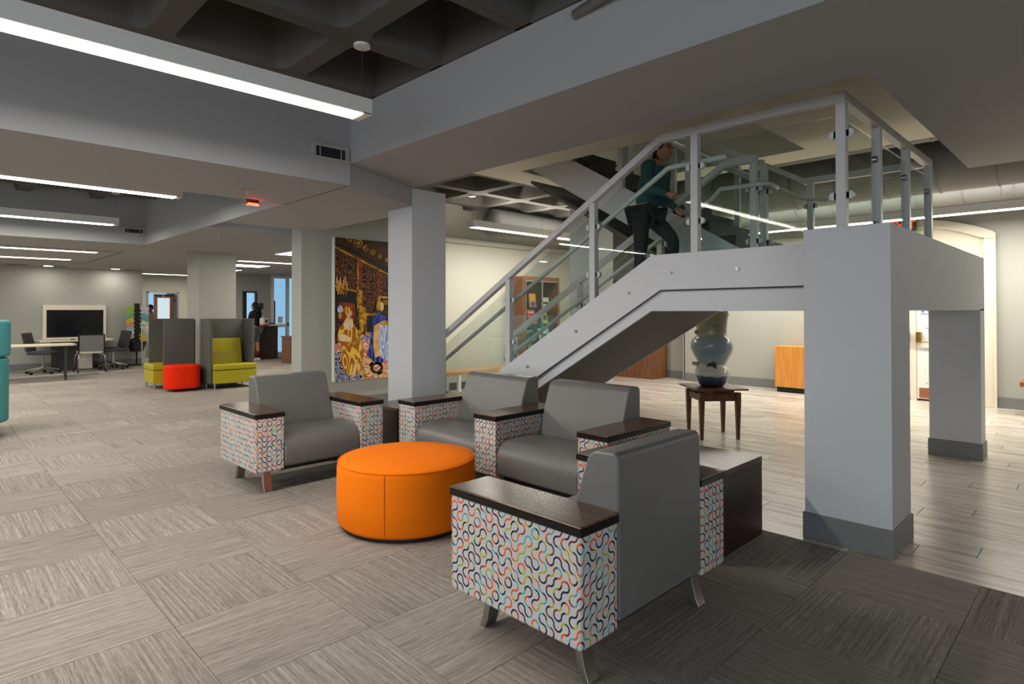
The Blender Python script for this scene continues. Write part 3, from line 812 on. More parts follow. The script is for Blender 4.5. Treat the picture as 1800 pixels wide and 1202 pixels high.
# ducts
def duct(label, pts, r, seam, name='spiral_duct'):
    p0, p1 = Vector(pts[0]), Vector(pts[-1])
    t = thing(name, label, 'duct', tuple((p0+p1)/2), 0, 'round air ducts')
    obj('duct_shell', MB().tube(pts, r, 28), M['duct'], t, smooth=True)
    L = (p1-p0).length; n = int(L/seam); d = (p1-p0).normalized()
    for k in range(1, n):
        c = p0+d*(k*seam)
        obj('seam', MB().tube([c-d*.008, c+d*.008], r+.010, 28), M['duct'], t, smooth=True)
    return t
duct('large spiral duct nearer the stair landing', [(8.75, -3.45, 3.17), (8.75, 5.8, 3.17)], .36, .55)
duct('slimmer spiral duct close to the entrance wall', [(10.36, -3.45, 3.17), (10.36, 5.8, 3.17)], .30, .55)
duct('fat wrapped duct above the pale wall, behind the pendant', [(7.0, 7.55, 2.91), (10.9, 7.55, 2.91)], .24, 1.0, 'wrapped_duct')
duct('short grey duct above the corner of the landing', [(7.75, .2, 3.35), (7.75, 3.4, 3.35)], .14, 1.2, 'branch_duct')

# ================================================================== SEATING GROUP
def arc(cx, cz, r, a0, a1, n=6):
    return [(cx+r*math.cos(math.radians(a0+(a1-a0)*k/n)), cz+r*math.sin(math.radians(a0+(a1-a0)*k/n))) for k in range(n+1)]
def lounge(name, label, cat, loc, rz, widths, arm=.225, D=.73, group=None):
    """upholstered lounge seat, front towards local -y; widths = seat widths from left to right"""
    t = thing(name, label, cat, (0, 0, 0), 0, group)
    W = sum(widths)+arm*(len(widths)+1); x = -W/2; hd = D/2
    def armrest(x0):
        a = obj('armrest', MB().box(x0, x0+arm, -hd, hd, .175, .583), M['print'], t, bevel=.012, label='arm box covered in ring-print fabric')
        obj('arm_cap', MB().box(x0-.004, x0+arm+.004, -hd-.004, hd+.004, .610, .620), M['lid'], a, bevel=.006, label='dark wood arm top')
        obj('cap_edge', MB().box(x0-.003, x0+arm+.003, -hd-.003, hd+.003, .583, .6101), M['lidedge'], a)
    def leg(x0, yb, s):
        pr = [(yb, .18), (yb+s*.006, .11), (yb+s*.022, .04), (yb+s*.040, 0)]
        pts = pr+[(y+s*.034, z) for y, z in pr[::-1]]
        obj('leg', MB().prism(pts, 'x', x0-.033, x0+.033), M['chrome'], t, bevel=.003, label='curved steel leg')
    for k, w in enumerate(widths+[None]):
        armrest(x)
        if k in (0, len(widths)) or len(widths) > 1:
            lx = x+(.135 if k == 0 else arm-.135 if k == len(widths) else arm/2); leg(lx, -hd+.15, -1); leg(lx, hd-.12, 1)
        x += arm
        if w is None: break
        g = .004
        seat = [(-hd+.03, .185), (-hd+.01, .21), (-hd+.001, .27)] + arc(-hd+.13, .31, .13, 180, 95, 11) + [(-hd+.30, .448), (.12, .425), (.16, .185)]
        obj('seat', MB().prism(seat, 'x', x+g, x+w-g), M['leather'], t, bevel=.016, bseg=3, label='grey leather seat with a rounded front')
        back = [(.10, .20), (.10, .44), (.13, .55), (.17, .68), (.205, .775)] + arc(.268, .775, .062, 165, 90, 5) + arc(hd-.032, .812, .030, 80, 0, 4) + [(hd+.002, .20)]
        obj('backrest', MB().prism(back, 'x', x+g, x+w-g), M['leather'], t, bevel=.014, bseg=3, label='grey leather backrest')
        obj('underframe', MB().box(x, x+w, -hd+.08, hd-.06, .15, .19), M['black'], t)
        x += w
    t.location = loc; t.rotation_euler = (0, 0, rz)
    return t
lounge('armchair', 'grey armchair with ring-print arms left of the orange ottoman', 'armchair', (2.355, 4.905, 0), 0, [.66], group='ring-print lounge seats')
lounge('armchair', 'nearest grey armchair with ring-print arms, seen from behind', 'armchair', (2.225, 1.712, 0), PI, [.65], group='ring-print lounge seats')
lounge('double_armchair', 'pair of joined grey armchairs with three ring-print arms before the stairs', 'armchair', (3.37, 3.325, 0), -PI/2, [.765, .765], arm=.237, group='ring-print lounge seats')
# corner tables
def cube_table(label, x0, x1, y0, y1, z):
    t = thing('corner_table', label, 'table', ((x0+x1)/2, (y0+y1)/2, 0), 0, 'corner tables')
    obj('table_top', MB().box(x0, x1, y0, y1, z-.03, z), M['lid'], t, bevel=.003)
    for nm, b in (('side_panel', (x0+.002, x1-.002, y0+.002, y0+.03)), ('side_panel', (x0+.002, x0+.03, y0+.03, y1-.03)), ('side_panel', (x1-.03, x1-.002, y0+.03, y1-.03)), ('side_panel', (x0+.002, x1-.002, y1-.03, y1-.002))):
        obj(nm, MB().box(*b, 0, z-.03), M['espresso'], t)
cube_table('dark wood cube table behind the nearest armchair', 3.10, 3.752, 1.572, 2.175, .483)
cube_table('dark wood cube table between the left armchair and the double armchair', 3.19, 3.69, 4.755, 5.215, .483)
# orange ottoman
OC, OR_ = (2.335, 3.355), .45
ot = thing('round_ottoman', 'large round bright orange ottoman among the armchairs', 'ottoman', (OC[0], OC[1], 0))
obj('cushion', MB().lathe([(OR_-.02, .025), (OR_, .05), (OR_+.004, .2), (OR_+.002, .385), (OR_-.006, .415), (OR_-.03, .428), (OR_-.16, .437), (.02, .442)], OC, 72), M['orange'], ot, smooth=True)
obj('plinth', MB().lathe([(OR_-.03, 0), (OR_-.03, .03)], OC, 48), M['black'], ot)
an = math.radians(218)
sd = Vector((math.cos(an), math.sin(an), 0)); c0 = Vector((OC[0], OC[1], 0))
obj('seam', MB().tube([c0+sd*(OR_+.0005)+Vector((0, 0, .05)), c0+sd*(OR_+.0045)+Vector((0, 0, .2)), c0+sd*(OR_+.0025)+Vector((0, 0, .385)), c0+sd*(OR_-.006)+Vector((0, 0, .416))], .0022, 6), cloth('orange_thread', (200, 84, 10)), ot, label='vertical stitched seam')
ring = [(OC[0]+(OR_-.004)*math.cos(2*PI*k/64), OC[1]+(OR_-.004)*math.sin(2*PI*k/64), .418) for k in range(65)]
obj('piping', MB().tube(ring, .003, 6, False), M['orange'], ot)

# ================================================================== VASE AND TABLE
vt = thing('display_table', 'square walnut side table with tapered legs under the crowned vase', 'table', (6.30, 3.19, 0), math.radians(-41.5))
mb = MB(); mb.box(-.285, .285, -.285, .285, .535, .552)
obj('table_top', mb, M['walnut'], vt, local=True, bevel=.004)
for sx in (-1, 1):
    for sy in (-1, 1):
        lx, ly = sx*.20, sy*.20
        b = MB()._faces if False else MB()
        r0, r1 = .026, .015
        b._faces([(lx-r1, ly-r1, 0), (lx+r1, ly-r1, 0), (lx+r1, ly+r1, 0), (lx-r1, ly+r1, 0), (lx-r0, ly-r0, .42), (lx+r0, ly-r0, .42), (lx+r0, ly+r0, .42), (lx-r0, ly+r0, .42), (lx-r0, ly-r0, .505), (lx+r0, ly-r0, .505), (lx+r0, ly+r0, .505), (lx-r0, ly+r0, .505)],
                 [(3, 2, 1, 0), (0, 1, 5, 4), (1, 2, 6, 5), (2, 3, 7, 6), (3, 0, 4, 7), (4, 5, 9, 8), (5, 6, 10, 9), (6, 7, 11, 10), (7, 4, 8, 11), (8, 9, 10, 11)])
        obj('leg', b, M['walnut'], vt, local=True)
for s in (-1, 1):
    obj('apron', MB().box(-.20, .20, s*.20-.013, s*.20+.013, .415, .485), M['walnut'], vt, local=True)
    obj('apron', MB().box(s*.20-.013, s*.20+.013, -.20, .20, .415, .485), M['walnut'], vt, local=True)
    obj('cross_rail', MB().box(s*.12-.02, s*.12+.02, -.25, .25, .485, .535), M['walnut'], vt, local=True)

def vasemat():
    a = N('glazed_ceramic'); tc = a.coord(); s = a.new('ShaderNodeSeparateXYZ'); a.l.new(tc, s.inputs[0])
    n1 = a.noise(a.scale(tc, (3, 3, 14)), 1.2, 4); z = a.math('ADD', s.outputs[2], a.math('MULTIPLY', a.math('SUBTRACT', a.noise(tc, 7, 3), .5), .05))
    c = a.ramp(a.math('DIVIDE', z, .86), [(0, lin((38, 46, 58))), (.135, lin((70, 84, 104))), (.15, lin((206, 204, 190))), (.27, lin((212, 206, 184))), (.30, lin((150, 160, 160))), (.45, lin((120, 138, 146))), (.60, lin((140, 152, 154))), (.66, lin((150, 150, 124))), (.72, lin((136, 134, 96))), (1, lin((150, 150, 118)))])
    a.base(a.mix(a.math('MULTIPLY', n1, .35), c, lin((84, 104, 120))), .22, 0, .6); a.bump(n1, .15, .004); return a.m
M['vase'] = vasemat()
va = thing('crown_vase', 'tall lumpy blue and cream ceramic vase with a crown rim', 'vase', (6.295, 3.195, .553))
prof = [(.115, 0), (.145, .03), (.168, .08), (.190, .13), (.186, .175), (.160, .215), (.143, .245), (.160, .285), (.188, .34), (.207, .39), (.216, .44), (.212, .485), (.192, .525), (.168, .548), (.160, .57), (.160, .60), (.163, .66), (.171, .73), (.179, .775)]
def wob(a_, z): return .045*math.sin(2*a_+z*9)+.03*math.sin(3*a_-z*6) if .02 < z < .56 else .01*math.sin(3*a_)
mb = MB(); mb.lathe([(.03, 0)]+prof, (0, 0), 48, wob)
fs = [fc_ for fc_ in mb.bm.faces if len(fc_.verts) > 10 and fc_.calc_center_median().z > .5]
bmesh.ops.delete(mb.bm, geom=fs, context='FACES_ONLY')
obj('vase_body', mb, M['vase'], va, smooth=True, local=True)
# crown: ring of points with little balls
mb = MB()
n = 20
for k in range(n):
    a0, a1 = 2*PI*k/n, 2*PI*(k+1)/n
    hh = [.06, .02, .035, .015, .055][k % 5]; h2 = [.06, .02, .035, .015, .055][(k+1) % 5]
    R0, R1 = .178, .186
    for rr in (0, -.008):
        pass
    vs = [((R0)*math.cos(a0), R0*math.sin(a0), .772), (R0*math.cos(a1), R0*math.sin(a1), .772), (R1*math.cos(a1), R1*math.sin(a1), .772+h2), (R1*math.cos(a0), R1*math.sin(a0), .772+hh)]
    q = [(x*.95, y*.95, z) for x, y, z in vs]
    mb._faces(vs+q, [(0, 1, 2, 3), (7, 6, 5, 4), (3, 2, 6, 7), (0, 3, 7, 4), (1, 5, 6, 2), (0, 4, 5, 1)])
cr = obj('crown_rim', mb, M['vase'], va, local=True)
for k in range(0, n, 1):
    if k % 5 in (0, 4):
        a0 = 2*PI*k/n; obj('crown_knob', MB().ball((.186*math.cos(a0), .186*math.sin(a0), .772+[.06, 0, 0, 0, .055][k % 5]+.006), .011, .011, .011, 10, 6), M['vase'], cr, smooth=True, local=True)
for k in range(9):
    a0 = 2*PI*k/9+.3; obj('eye_hole', MB().disc((.157*math.cos(a0), .157*math.sin(a0), .675), .014, (math.cos(a0), math.sin(a0), 0), .012, 14), M['black'], va, local=True)
lv = Vector((-math.sin(YAW), math.cos(YAW), 0)); cv = -Vector((math.cos(YAW), math.sin(YAW), 0))
obj('spout', MB().tube([lv*.15+Vector((0, 0, .24)), lv*.215+Vector((0, 0, .255))], [.026, .022], 10), M['vase'], va, local=True, smooth=True)
obj('spout', MB().tube([lv*.14+Vector((0, 0, .60)), lv*.185+Vector((0, 0, .60))], [.024, .022], 10), M['vase'], va, local=True, smooth=True)
mb = MB()
blk = []
for k in range(14):
    a0 = 2*PI*k/14; r_ = .060*(1 if k % 2 else .74)
    blk.append((r_*math.cos(a0), r_*math.sin(a0)))
cc = (lv*.05+cv*.150).normalized(); tt = Vector((-cc.y, cc.x, 0)); ctr = Vector((cc.x*.142, cc.y*.142, .235))
vsA = [tuple(ctr+tt*u+Vector((0, 0, 1))*v) for u, v in blk]; vsB = [tuple(Vector(p)+cc*.012) for p in vsA]
nb = len(blk)
mb._faces(vsA+vsB, [(i, (i+1) % nb, nb+(i+1) % nb, nb+i) for i in range(nb)]+[tuple(range(nb, 2*nb))])
obj('torn_opening', mb, M['black'], va, local=True, label='ragged black opening')

# ================================================================== ENTRANCE HALL FURNITURE
oc = thing('wood_cabinet', 'orange-toned wooden cabinet on a black base by the entrance wall', 'cabinet', (10.7, 3.7, 0))
obj('body', MB().box(10.50, 10.92, 3.2, 4.175, .09, .785), M['maple'], oc, bevel=.003)
obj('plinth', MB().box(10.53, 10.92, 3.22, 4.15, 0, .09), M['black'], oc)
obj('side_panel', MB().box(10.56, 10.92, 4.175, 4.20, .10, .66), M['black'], oc)
# bench at the right edge
bn = thing('bench', 'reddish wooden bench against the entrance wall at the right edge', 'bench', (10.5, .35, 0))
obj('seat', MB().box(10.24, 10.70, -.6, .92, .39, .45), M['redoak'], bn, bevel=.006)
for y in (-.5, .78): obj('leg', MB().box(10.30, 10.66, y, y+.05, 0, .39), M['dark'], bn)

def bookcase(label, loc, rz, w, d, hh, items=True):
    t = thing('display_case', label, 'display case', (0, 0, 0), 0, 'glazed display cases')
    x0, x1 = -w/2, w/2
    obj('side_panel', MB().box(x0, x0+.05, -d, 0, 0, hh), M['case'], t); obj('side_panel', MB().box(x1-.05, x1, -d, 0, 0, hh), M['case'], t)
    obj('top_panel', MB().box(x0+.05, x1-.05, -d, 0, hh-.07, hh), M['case'], t); obj('back_panel', MB().box(x0+.05, x1-.05, -.03, 0, .3, hh-.07), paint('case_lining', (74, 62, 52), .8), t)
    obj('base_panel', MB().box(x0+.05, x1-.05, -d, 0, 0, .5), M['case'], t)
    for z in (.82, 1.14, 1.46): obj('glass_shelf', MB().box(x0+.05, x1-.05, -d+.03, -.03, z-.008, z), M['caseglass'], t)
    for s in (0, 1):
        a0 = x0+.05+s*(w-.1)/2; a1 = a0+(w-.1)/2
        dr = obj('door', MB().box(a0, a0+.022, -d-.018, -d, .5, hh-.07).box(a1-.022, a1, -d-.018, -d, .5, hh-.07).box(a0+.022, a1-.022, -d-.018, -d, hh-.10, hh-.07).box(a0+.022, a1-.022, -d-.018, -d, .5, .53), M['chrome'], t)
        obj('pane', MB().box(a0+.02, a1-.02, -d-.011, -d-.007, .53, hh-.10), M['caseglass'], dr)
    t.location = loc; t.rotation_euler = (0, 0, rz)
    return t
BCX, BCY = 8.50, 8.13
bookcase('glazed wooden display case of books before the pale wall', (BCX, BCY, 0), 0, 1.03, .36, 2.045)
bookcase('glazed wooden display case half hidden under the stairs', (11.17, 7.35, 0), -PI/2, 1.38, .55, 2.045)
def book(lab, x, z, w, hh, rgb, rgb2, tilt=.25, mark=None, lean=0):
    t = thing('book', lab, 'book', (x, BCY-.20, z), 0, 'books in the display case')
    R = Matrix.Translation((x, BCY-.20, z)) @ Matrix.Rotation(-tilt, 4, 'X') @ Matrix.Rotation(lean, 4, 'Y')
    def part(nm, mb, mat):
        o = obj(nm, mb, mat, t); o.data.transform(R); return o
    part('cover', MB().box(-w/2, w/2, -.012, .012, 0, hh), paint('cover', rgb, .5))
    part('pages', MB().box(-w/2+.004, w/2+.002, -.009, .009, .004, hh-.004), M['white'])
    if rgb2: part('cover_print', MB().box(-w*.38, w*.38, -.0135, -.012, hh*(mark[0] if mark else .12), hh*(mark[1] if mark else .45)), paint('cover_ink', rgb2, .5))
book('orange and purple book on the top shelf', 8.42, 1.47, .17, .26, (236, 170, 50), (96, 70, 160), .1, (.05, .4))
book('pale drawing-covered book on the top shelf', 8.80, 1.47, .19, .19, (226, 224, 196), (70, 70, 66), .2, (.3, .55))
book('red book on the second shelf', 8.43, 1.15, .22, .29, (222, 56, 50), (244, 196, 190), .3, (.7, .92))
book('yellow book with black figure on the second shelf', 8.77, 1.15, .17, .23, (240, 200, 30), (40, 32, 24), .25, (.3, .75))
book('open grey photo book on the third shelf', 8.40, .83, .17, .21, (150, 148, 142), (60, 60, 62), .4, (.3, .8))
book('large white picture book on the third shelf', 8.77, .835, .30, .23, (226, 230, 230), (90, 110, 150), .3, (.1, .5))
book('slim pale green book on the lowest shelf', 8.40, .525, .12, .25, (214, 222, 168), (40, 40, 36), .35, (.3, .6), .12)
book('yellow booklet at the corner of the lowest shelf', 8.20, .51, .09, .20, (206, 200, 90), None, .35)
book('red and violet book on the lowest shelf', 8.72, .51, .24, .18, (196, 74, 70), (110, 86, 140), .35, (.1, .6))
# bench by the back wall
bw = thing('live_edge_bench', 'long pale timber bench on white legs behind the column', 'bench', (6.9, 7.75, 0))
obj('seat', MB().box(5.9, 7.65, 7.62, 8.02, .345, .41), M['benchwood'], bw, bevel=.012)
for x in (6.33, 7.5):
    obj('leg', MB().box(x, x+.05, 7.63, 7.68, .0, .345), M['white'], bw); obj('leg', MB().box(x, x+.05, 7.95, 8.0, .0, .345), M['white'], bw)
obj('foot_rail', MB().box(5.9, 7.6, 7.63, 7.68, 0, .05).box(5.9, 7.6, 7.95, 8.0, 0, .05), M['white'], bw)

# ================================================================== PAINTING
pt = thing('painting', 'tall unframed painting of two robed figures in a tapestry room', 'painting', (4.62, 7.78, .40))
PX0, PX1, PZ0, PZ1 = 4.157, 5.42, .405, 2.44
PYF = 7.745
obj('canvas', MB().box(PX0, PX1, PYF, 7.80, PZ0, PZ1), M['white'], pt)
def pmat(name, c1, c2, sc=9, sx=(1, 1, 1), curl=0):
    a = N(name); co = a.scale(a.coord(), sx); f = a.noise(co, sc, 5, .7)
    if curl:      # curling brush lines: contour bands of a smooth noise
        g = a.math('PINGPONG', a.math('MULTIPLY', a.noise(co, curl, 1, .4), 9.0), .5)
        f = a.math('ADD', a.math('MULTIPLY', f, .35), a.math('MULTIPLY', a.math('GREATER_THAN', g, .30), .42))
        f = a.math('ADD', f, .10)
    a.base(a.ramp(f, [(.38, lin(c1)), (.62, lin(c2))]), .5, 0, .3); return a.m
PM = dict(tap=pmat('tapestry', (34, 20, 15), (124, 70, 30), 16, (1, 1, 1), 7), gold=pmat('gold', (120, 78, 10), (226, 178, 40), 14), brown=pmat('brownpaint', (40, 22, 14), (84, 46, 26), 8),
          ochre=pmat('ochre_robe', (170, 98, 8), (244, 196, 70), 9, (1.4, 1, .45), 4), flesh=pmat('flesh', (214, 170, 110), (240, 214, 160), 6), blue=pmat('blue_robe', (22, 32, 100), (66, 92, 190), 9, (1.8, 1, .3), 5),
          pale=pmat('pale_robe', (140, 160, 210), (222, 224, 236), 9, (1.8, 1, .4), 5), rug=pmat('rug', (206, 132, 100), (244, 206, 180), 10, (1, 1, 1), 5), rugblue=pmat('rug_blue', (26, 30, 84), (200, 200, 220), 13, (1, 1, 1), 11),
          dark=pmat('dark', (16, 12, 12), (42, 30, 24), 6), peach=pmat('peach', (220, 150, 80), (246, 200, 130), 10), red=pmat('red_panel', (96, 30, 16), (160, 64, 30), 14))
# coordinates: u 0..1 across the part seen (px 583..681), v 0..1 downwards
PU = .915
def pshape(mat, pts, lay, nm='paint_patch'):
    q = [(PX0+u*PU, PZ1-v*(PZ1-PZ0)) for u, v in pts]
    q = [(min(max(x, PX0+.004), PX1-.002), min(max(z, PZ0+.003), PZ1-.003)) for x, z in q]
    return obj(nm, MB().prism(q, 'y', PYF-.0012*lay-.0012, PYF-.0012*lay+.0002), PM[mat], pt)
def ell(cu, cv, ru, rv, n=16, rot=0):
    out = []
    for k in range(n):
        a0 = 2*PI*k/n; x, y = ru*math.cos(a0), rv*math.sin(a0)
        out.append((cu+x*math.cos(rot)-y*math.sin(rot), cv+x*math.sin(rot)+y*math.cos(rot)))
    return out
pshape('tap', [(.02, 0), (1.38, 0), (1.38, 1), (.02, 1)], 1)
pshape('brown', [(.25, 0), (1.38, 0), (1.38, .30), (1, .225), (.02, .02), (.02, 0)], 2)
pshape('gold', [(.02, .065), (1.38, .31), (1.38, .318), (.02, .078)], 3)
pshape('dark', [(.02, .03), (1.38, .262), (1.38, .29), (.02, .05)], 3)
for k, (u, v, r) in enumerate(((.42, .03, .075), (.68, .085, .05), (.82, .11, .045), (.95, .135, .04), (1.1, .17, .04))):
    pshape('gold', ell(u, v, r, r*.42), 3); pshape('brown', ell(u, v, r*.72, r*.30), 4); pshape('gold', ell(u, v, r*.4, r*.17), 5)
for u, v in ((.27, .005), (.555, .06)): pshape('gold', [(u-.06, v), (u, v-.024), (u+.055, v+.004), (u, v+.03)], 4); pshape('brown', [(u-.03, v), (u, v-.012), (u+.03, v+.002), (u, v+.014)], 5)
for u0, u1, v0 in ((.42, .47, .17), (.77, .81, .24), (1.1, 1.14, .3)): pshape('red', [(u0-.02, v0-.02), (u1+.02, v0), (u1+.02, .5), (u0-.02, .5)], 3)
pshape('gold', [(.02, .335), (.42, .37), (.42, .38), (.02, .345)], 4); pshape('gold', [(.40, .17), (.42, .175), (.42, .5), (.40, .5)], 4)
pshape('gold', [(.43, .36), (.49, .37), (.49, .52), (.43, .52)], 5)
pshape('dark', [(.04, .37), (.38, .385), (.38, .60), (.04, .60)], 5); pshape('red', [(.08, .45), (.36, .46), (.36, .58), (.08, .58)], 6)
pshape('gold', [(.79, .40), (1.2, .42), (1.2, .66), (.79, .62)], 4); pshape('brown', [(.82, .415), (1.2, .43), (1.2, .68), (.82, .64)], 5); pshape('gold', [(.88, .43), (.95, .435), (.95, .47), (.88, .465)], 6)
pshape('gold', [(.55, .53), (.75, .53), (.75, .68), (.55, .68)], 5); pshape('dark', [(.57, .545), (.73, .545), (.73, .665), (.57, .665)], 6)
for k in range(7): pshape('peach', ell(.05+.028*k, .30+.012*((k*3) % 5), .010, .035), 6)
for k in range(9): pshape('gold', ell(.05+.022*k, .36+.012*((k*2) % 4), .012, .016), 7)
pshape('pale', ell(.10, .50, .045, .028), 7); pshape('gold', ell(.10, .545, .03, .022), 7)
pshape('rug', [(.02, .74), (.5, .68), (1.38, .70), (1.38, 1), (.02, 1)], 6)
pshape('rugblue', [(.02, .80), (.16, .78), (.5, .985), (.5, 1), (.02, 1)], 7); pshape('rugblue', [(.5, .685), (.85, .69), (.8, .715), (.45, .72)], 7)
pshape('gold', [(.44, .90), (.50, .90), (.60, 1), (.54, 1)], 8); pshape('peach', [(.52, .86), (.60, .845), (.95, 1), (.82, 1)], 8)
pshape('peach', ell(.75, .925, .16, .055), 8); pshape('dark', ell(.75, .925, .12, .042), 9); pshape('rug', ell(.75, .925, .07, .024), 10)
pshape('peach', [(.9, .8), (1.38, .9), (1.38, .94), (.88, .82)], 8)
# seated ochre figure
pshape('ochre', [(.10, .62), (.20, .585), (.34, .60), (.42, .66), (.46, .74), (.52, .80), (.47, .90), (.40, .96), (.30, .97), (.16, .93), (.10, .84), (.14, .76), (.05, .70), (.06, .66)], 9)
pshape('flesh', [(.15, .60), (.22, .55), (.32, .57), (.33, .62), (.28, .65), (.18, .64)], 10); pshape('flesh', ell(.25, .525, .055, .032), 11); pshape('ochre', ell(.21, .505, .075, .024), 12)
pshape('flesh', [(.06, .68), (.12, .66), (.30, .705), (.27, .73), (.10, .72)], 11); pshape('gold', [(.44, .48), (.55, .49), (.54, .58), (.50, .66), (.36, .75), (.24, .765), (.22, .745), (.36, .71), (.44, .63), (.42, .55)], 11)
pshape('gold', ell(.52, .555, .05, .06), 10); pshape('flesh', [(.36, .86), (.42, .85), (.36, .97), (.29, .985), (.31, .95)], 11)
# standing blue figure
pshape('blue', [(.68, .55), (.80, .52), (.93, .56), (1.0, .62), (1.02, .82), (.9, .86), (.80, .93), (.70, .88), (.57, .83), (.63, .74), (.65, .64)], 9)
pshape('pale', [(.78, .60), (.92, .58), (1.0, .68), (1.08, .84), (.92, .88), (.74, .82), (.72, .72)], 10); pshape('peach', [(.70, .62), (.80, .60), (.78, .72), (.80, .84), (.72, .85), (.68, .76)], 11)
pshape('peach', ell(.80, .475, .06, .03), 10); pshape('flesh', ell(.845, .48, .035, .034), 11); pshape('gold', [(.74, .455), (.79, .425), (.84, .45), (.80, .51), (.75, .51)], 12); pshape('gold', ell(.90, .60, .09, .018), 12)

# ================================================================== LEFT AREA: teal seat, booths
te = thing('highback_seat', 'teal high-backed lounge seat at the left edge', 'sofa', (.1, 8.9, 0))
for nm, z0, z1, gx in (('lower_shell', .17, .885, 0), ('upper_shell', .895, 1.30, .015)):
    mb = MB()
    pts = arc(-.9, 9.0, 1.0, -90, 90, 14) if False else [(-1.2, 8.55), (.35, 8.55)]+arc(.45, 8.85, .30+gx, -90, 20, 8)+[(.72+gx, 9.7), (.60, 9.7), (.60, 9.0)]+[(.5, 8.75), (-1.2, 8.75)]
    mb.prism(pts, 'z', z0, z1)
    obj(nm, mb, M['teal'], te, bevel=.035, bseg=4)
obj('seat', MB().box(-1.1, .55, 8.8, 9.6, .2, .45), M['teal'], te, bevel=.03)
for x, y in ((.62, 8.80), (-.9, 8.7), (.64, 9.55)): obj('leg', MB().box(x, x+.05, y, y+.05, 0, .18), M['chrome'], te)

def panel(t, x0, x1, y0, y1, z0, z1, nm='privacy_panel'):
    p = obj(nm, MB().box(x0, x1, y0, y1, z0, z1), M['tweed'], t, bevel=.012)
    return p
b1 = thing('booth_seat', 'lime booth seat with tall grey tweed panels, facing the chairs', 'booth', (4.1, 11.7, 0), 0, 'lime booth seats')
panel(b1, 3.715, 3.765, 11.40, 11.90, .10, 1.265); panel(b1, 4.475, 4.525, 11.45, 12.20, .10, 1.265); panel(b1, 3.765, 4.475, 11.86, 11.91, .10, 1.265)
for nm, b in (('seat_base', (3.77, 4.60, 11.36, 11.86, .10, .335)), ('seat_cushion', (3.765, 4.61, 11.35, 11.86, .34, .445))):
    bb_ = list(b); bb_[1] = min(bb_[1], 4.53) if nm == 'x' else bb_[1]
    if nm == 'seat_base': obj(nm, MB().prism([(3.77, 11.36), (4.53, 11.36), (4.53, 11.447), (4.472, 11.447), (4.472, 11.86), (3.77, 11.86)], 'z', .10, .335), M['lime'], b1, bevel=.01)
    else: obj(nm, MB().prism([(3.768, 11.35), (4.535, 11.35), (4.535, 11.445), (4.472, 11.445), (4.472, 11.858), (3.768, 11.858)], 'z', .34, .445), M['lime'], b1, bevel=.025, bseg=3)
bc = obj('back_cushion', MB().prism([(11.86, .44), (11.86, .90), (11.80, .90), (11.70, .44)], 'x', 3.77, 4.40), M['lime'], b1, bevel=.015)
for k in range(6):
    z = .50+k*.03; y = 11.70+(z-.44)/.46*.10
    obj('stitch_ridge', MB().tube([(3.78, y-.004, z), (4.39, y-.004, z)], .006, 6), M['lime'], bc)
for x, y in ((3.80, 11.40), (4.46, 11.40), (4.44, 11.82), (3.80, 11.82)): obj('leg', MB().tube([(x, y, 0), (x, y, .10)], .016, 10), M['chrome'], b1)
b2 = thing('booth_seat', 'lime booth seat turned sideways, its grey tweed panel facing us', 'booth', (3.35, 12.45, 0), 0, 'lime booth seats')
panel(b2, 3.17, 3.685, 12.12, 12.17, .10, 1.265); panel(b2, 3.10, 3.685, 12.80, 12.85, .10, 1.265); panel(b2, 3.635, 3.685, 12.17, 12.80, .10, 1.265)
obj('seat_base', MB().box(3.02, 3.63, 12.18, 12.79, .10, .335), M['lime'], b2, bevel=.01)
obj('seat_cushion', MB().box(3.01, 3.63, 12.175, 12.795, .34, .445), M['lime'], b2, bevel=.025, bseg=3)
obj('back_cushion', MB().prism([(3.63, .44), (3.63, .90), (3.58, .90), (3.48, .44)], 'y', 12.2, 12.78), M['lime'], b2, bevel=.015)
for x, y in ((3.05, 12.22), (3.05, 12.75), (3.6, 12.75), (3.6, 12.22)): obj('leg', MB().tube([(x, y, 0), (x, y, .10)], .016, 10), M['chrome'], b2)
ro = thing('small_ottoman', 'red-orange rounded ottoman between the lime booths', 'ottoman', (3.36, 11.73, 0))
mb = MB(); pts = []
for k in range(40):
    a0 = 2*PI*k/40; c, s = math.cos(a0), math.sin(a0)
    pts.append((3.36+.285*math.copysign(abs(c)**.75, c), 11.73+.27*math.copysign(abs(s)**.75, s)))
mb.prism(pts, 'z', .045, .455)
obj('cushion', mb, M['redorange'], ro, bevel=.03, bseg=4)
for x, y in ((3.2, 11.58), (3.52, 11.58), (3.36, 11.9)): obj('foot', MB().tube([(x, y, 0), (x, y, .045)], .025, 10), M['black'], ro)

# ================================================================== STUDY CORNER
tv = thing('wall_screen', 'large black display in a cream surround on the study wall', 'screen', (2.84, 18.45, .62))
obj('surround', MB().box(2.19, 3.49, 18.42, 18.50, 1.45, 1.57).box(2.19, 2.26, 18.42, 18.50, .62, 1.45).box(3.43, 3.49, 18.42, 18.50, .62, 1.45).box(2.26, 3.43, 18.42, 18.50, .62, .77), M['cream'], tv)
obj('display', MB().box(2.26, 3.43, 18.44, 18.50, .77, 1.45), M['screen'], tv)
obj('bezel', MB().box(2.255, 2.275, 18.425, 18.44, .77, 1.45).box(3.415, 3.435, 18.425, 18.44, .77, 1.45).box(2.275, 3.415, 18.425, 18.44, 1.43, 1.45).box(2.275, 3.415, 18.425, 18.44, .77, .79), M['black'], tv)
t1 = thing('long_table', 'pale laminate table nearest us in the study corner', 'table', (1.6, 15.5, 0))
obj('table_top', MB().prism([(.2, 15.2), (2.30, 15.2), (2.38, 15.28), (2.38, 15.82), (2.30, 15.9), (.2, 15.9)], 'z', .70, .735), M['table_light'], t1, bevel=.006)
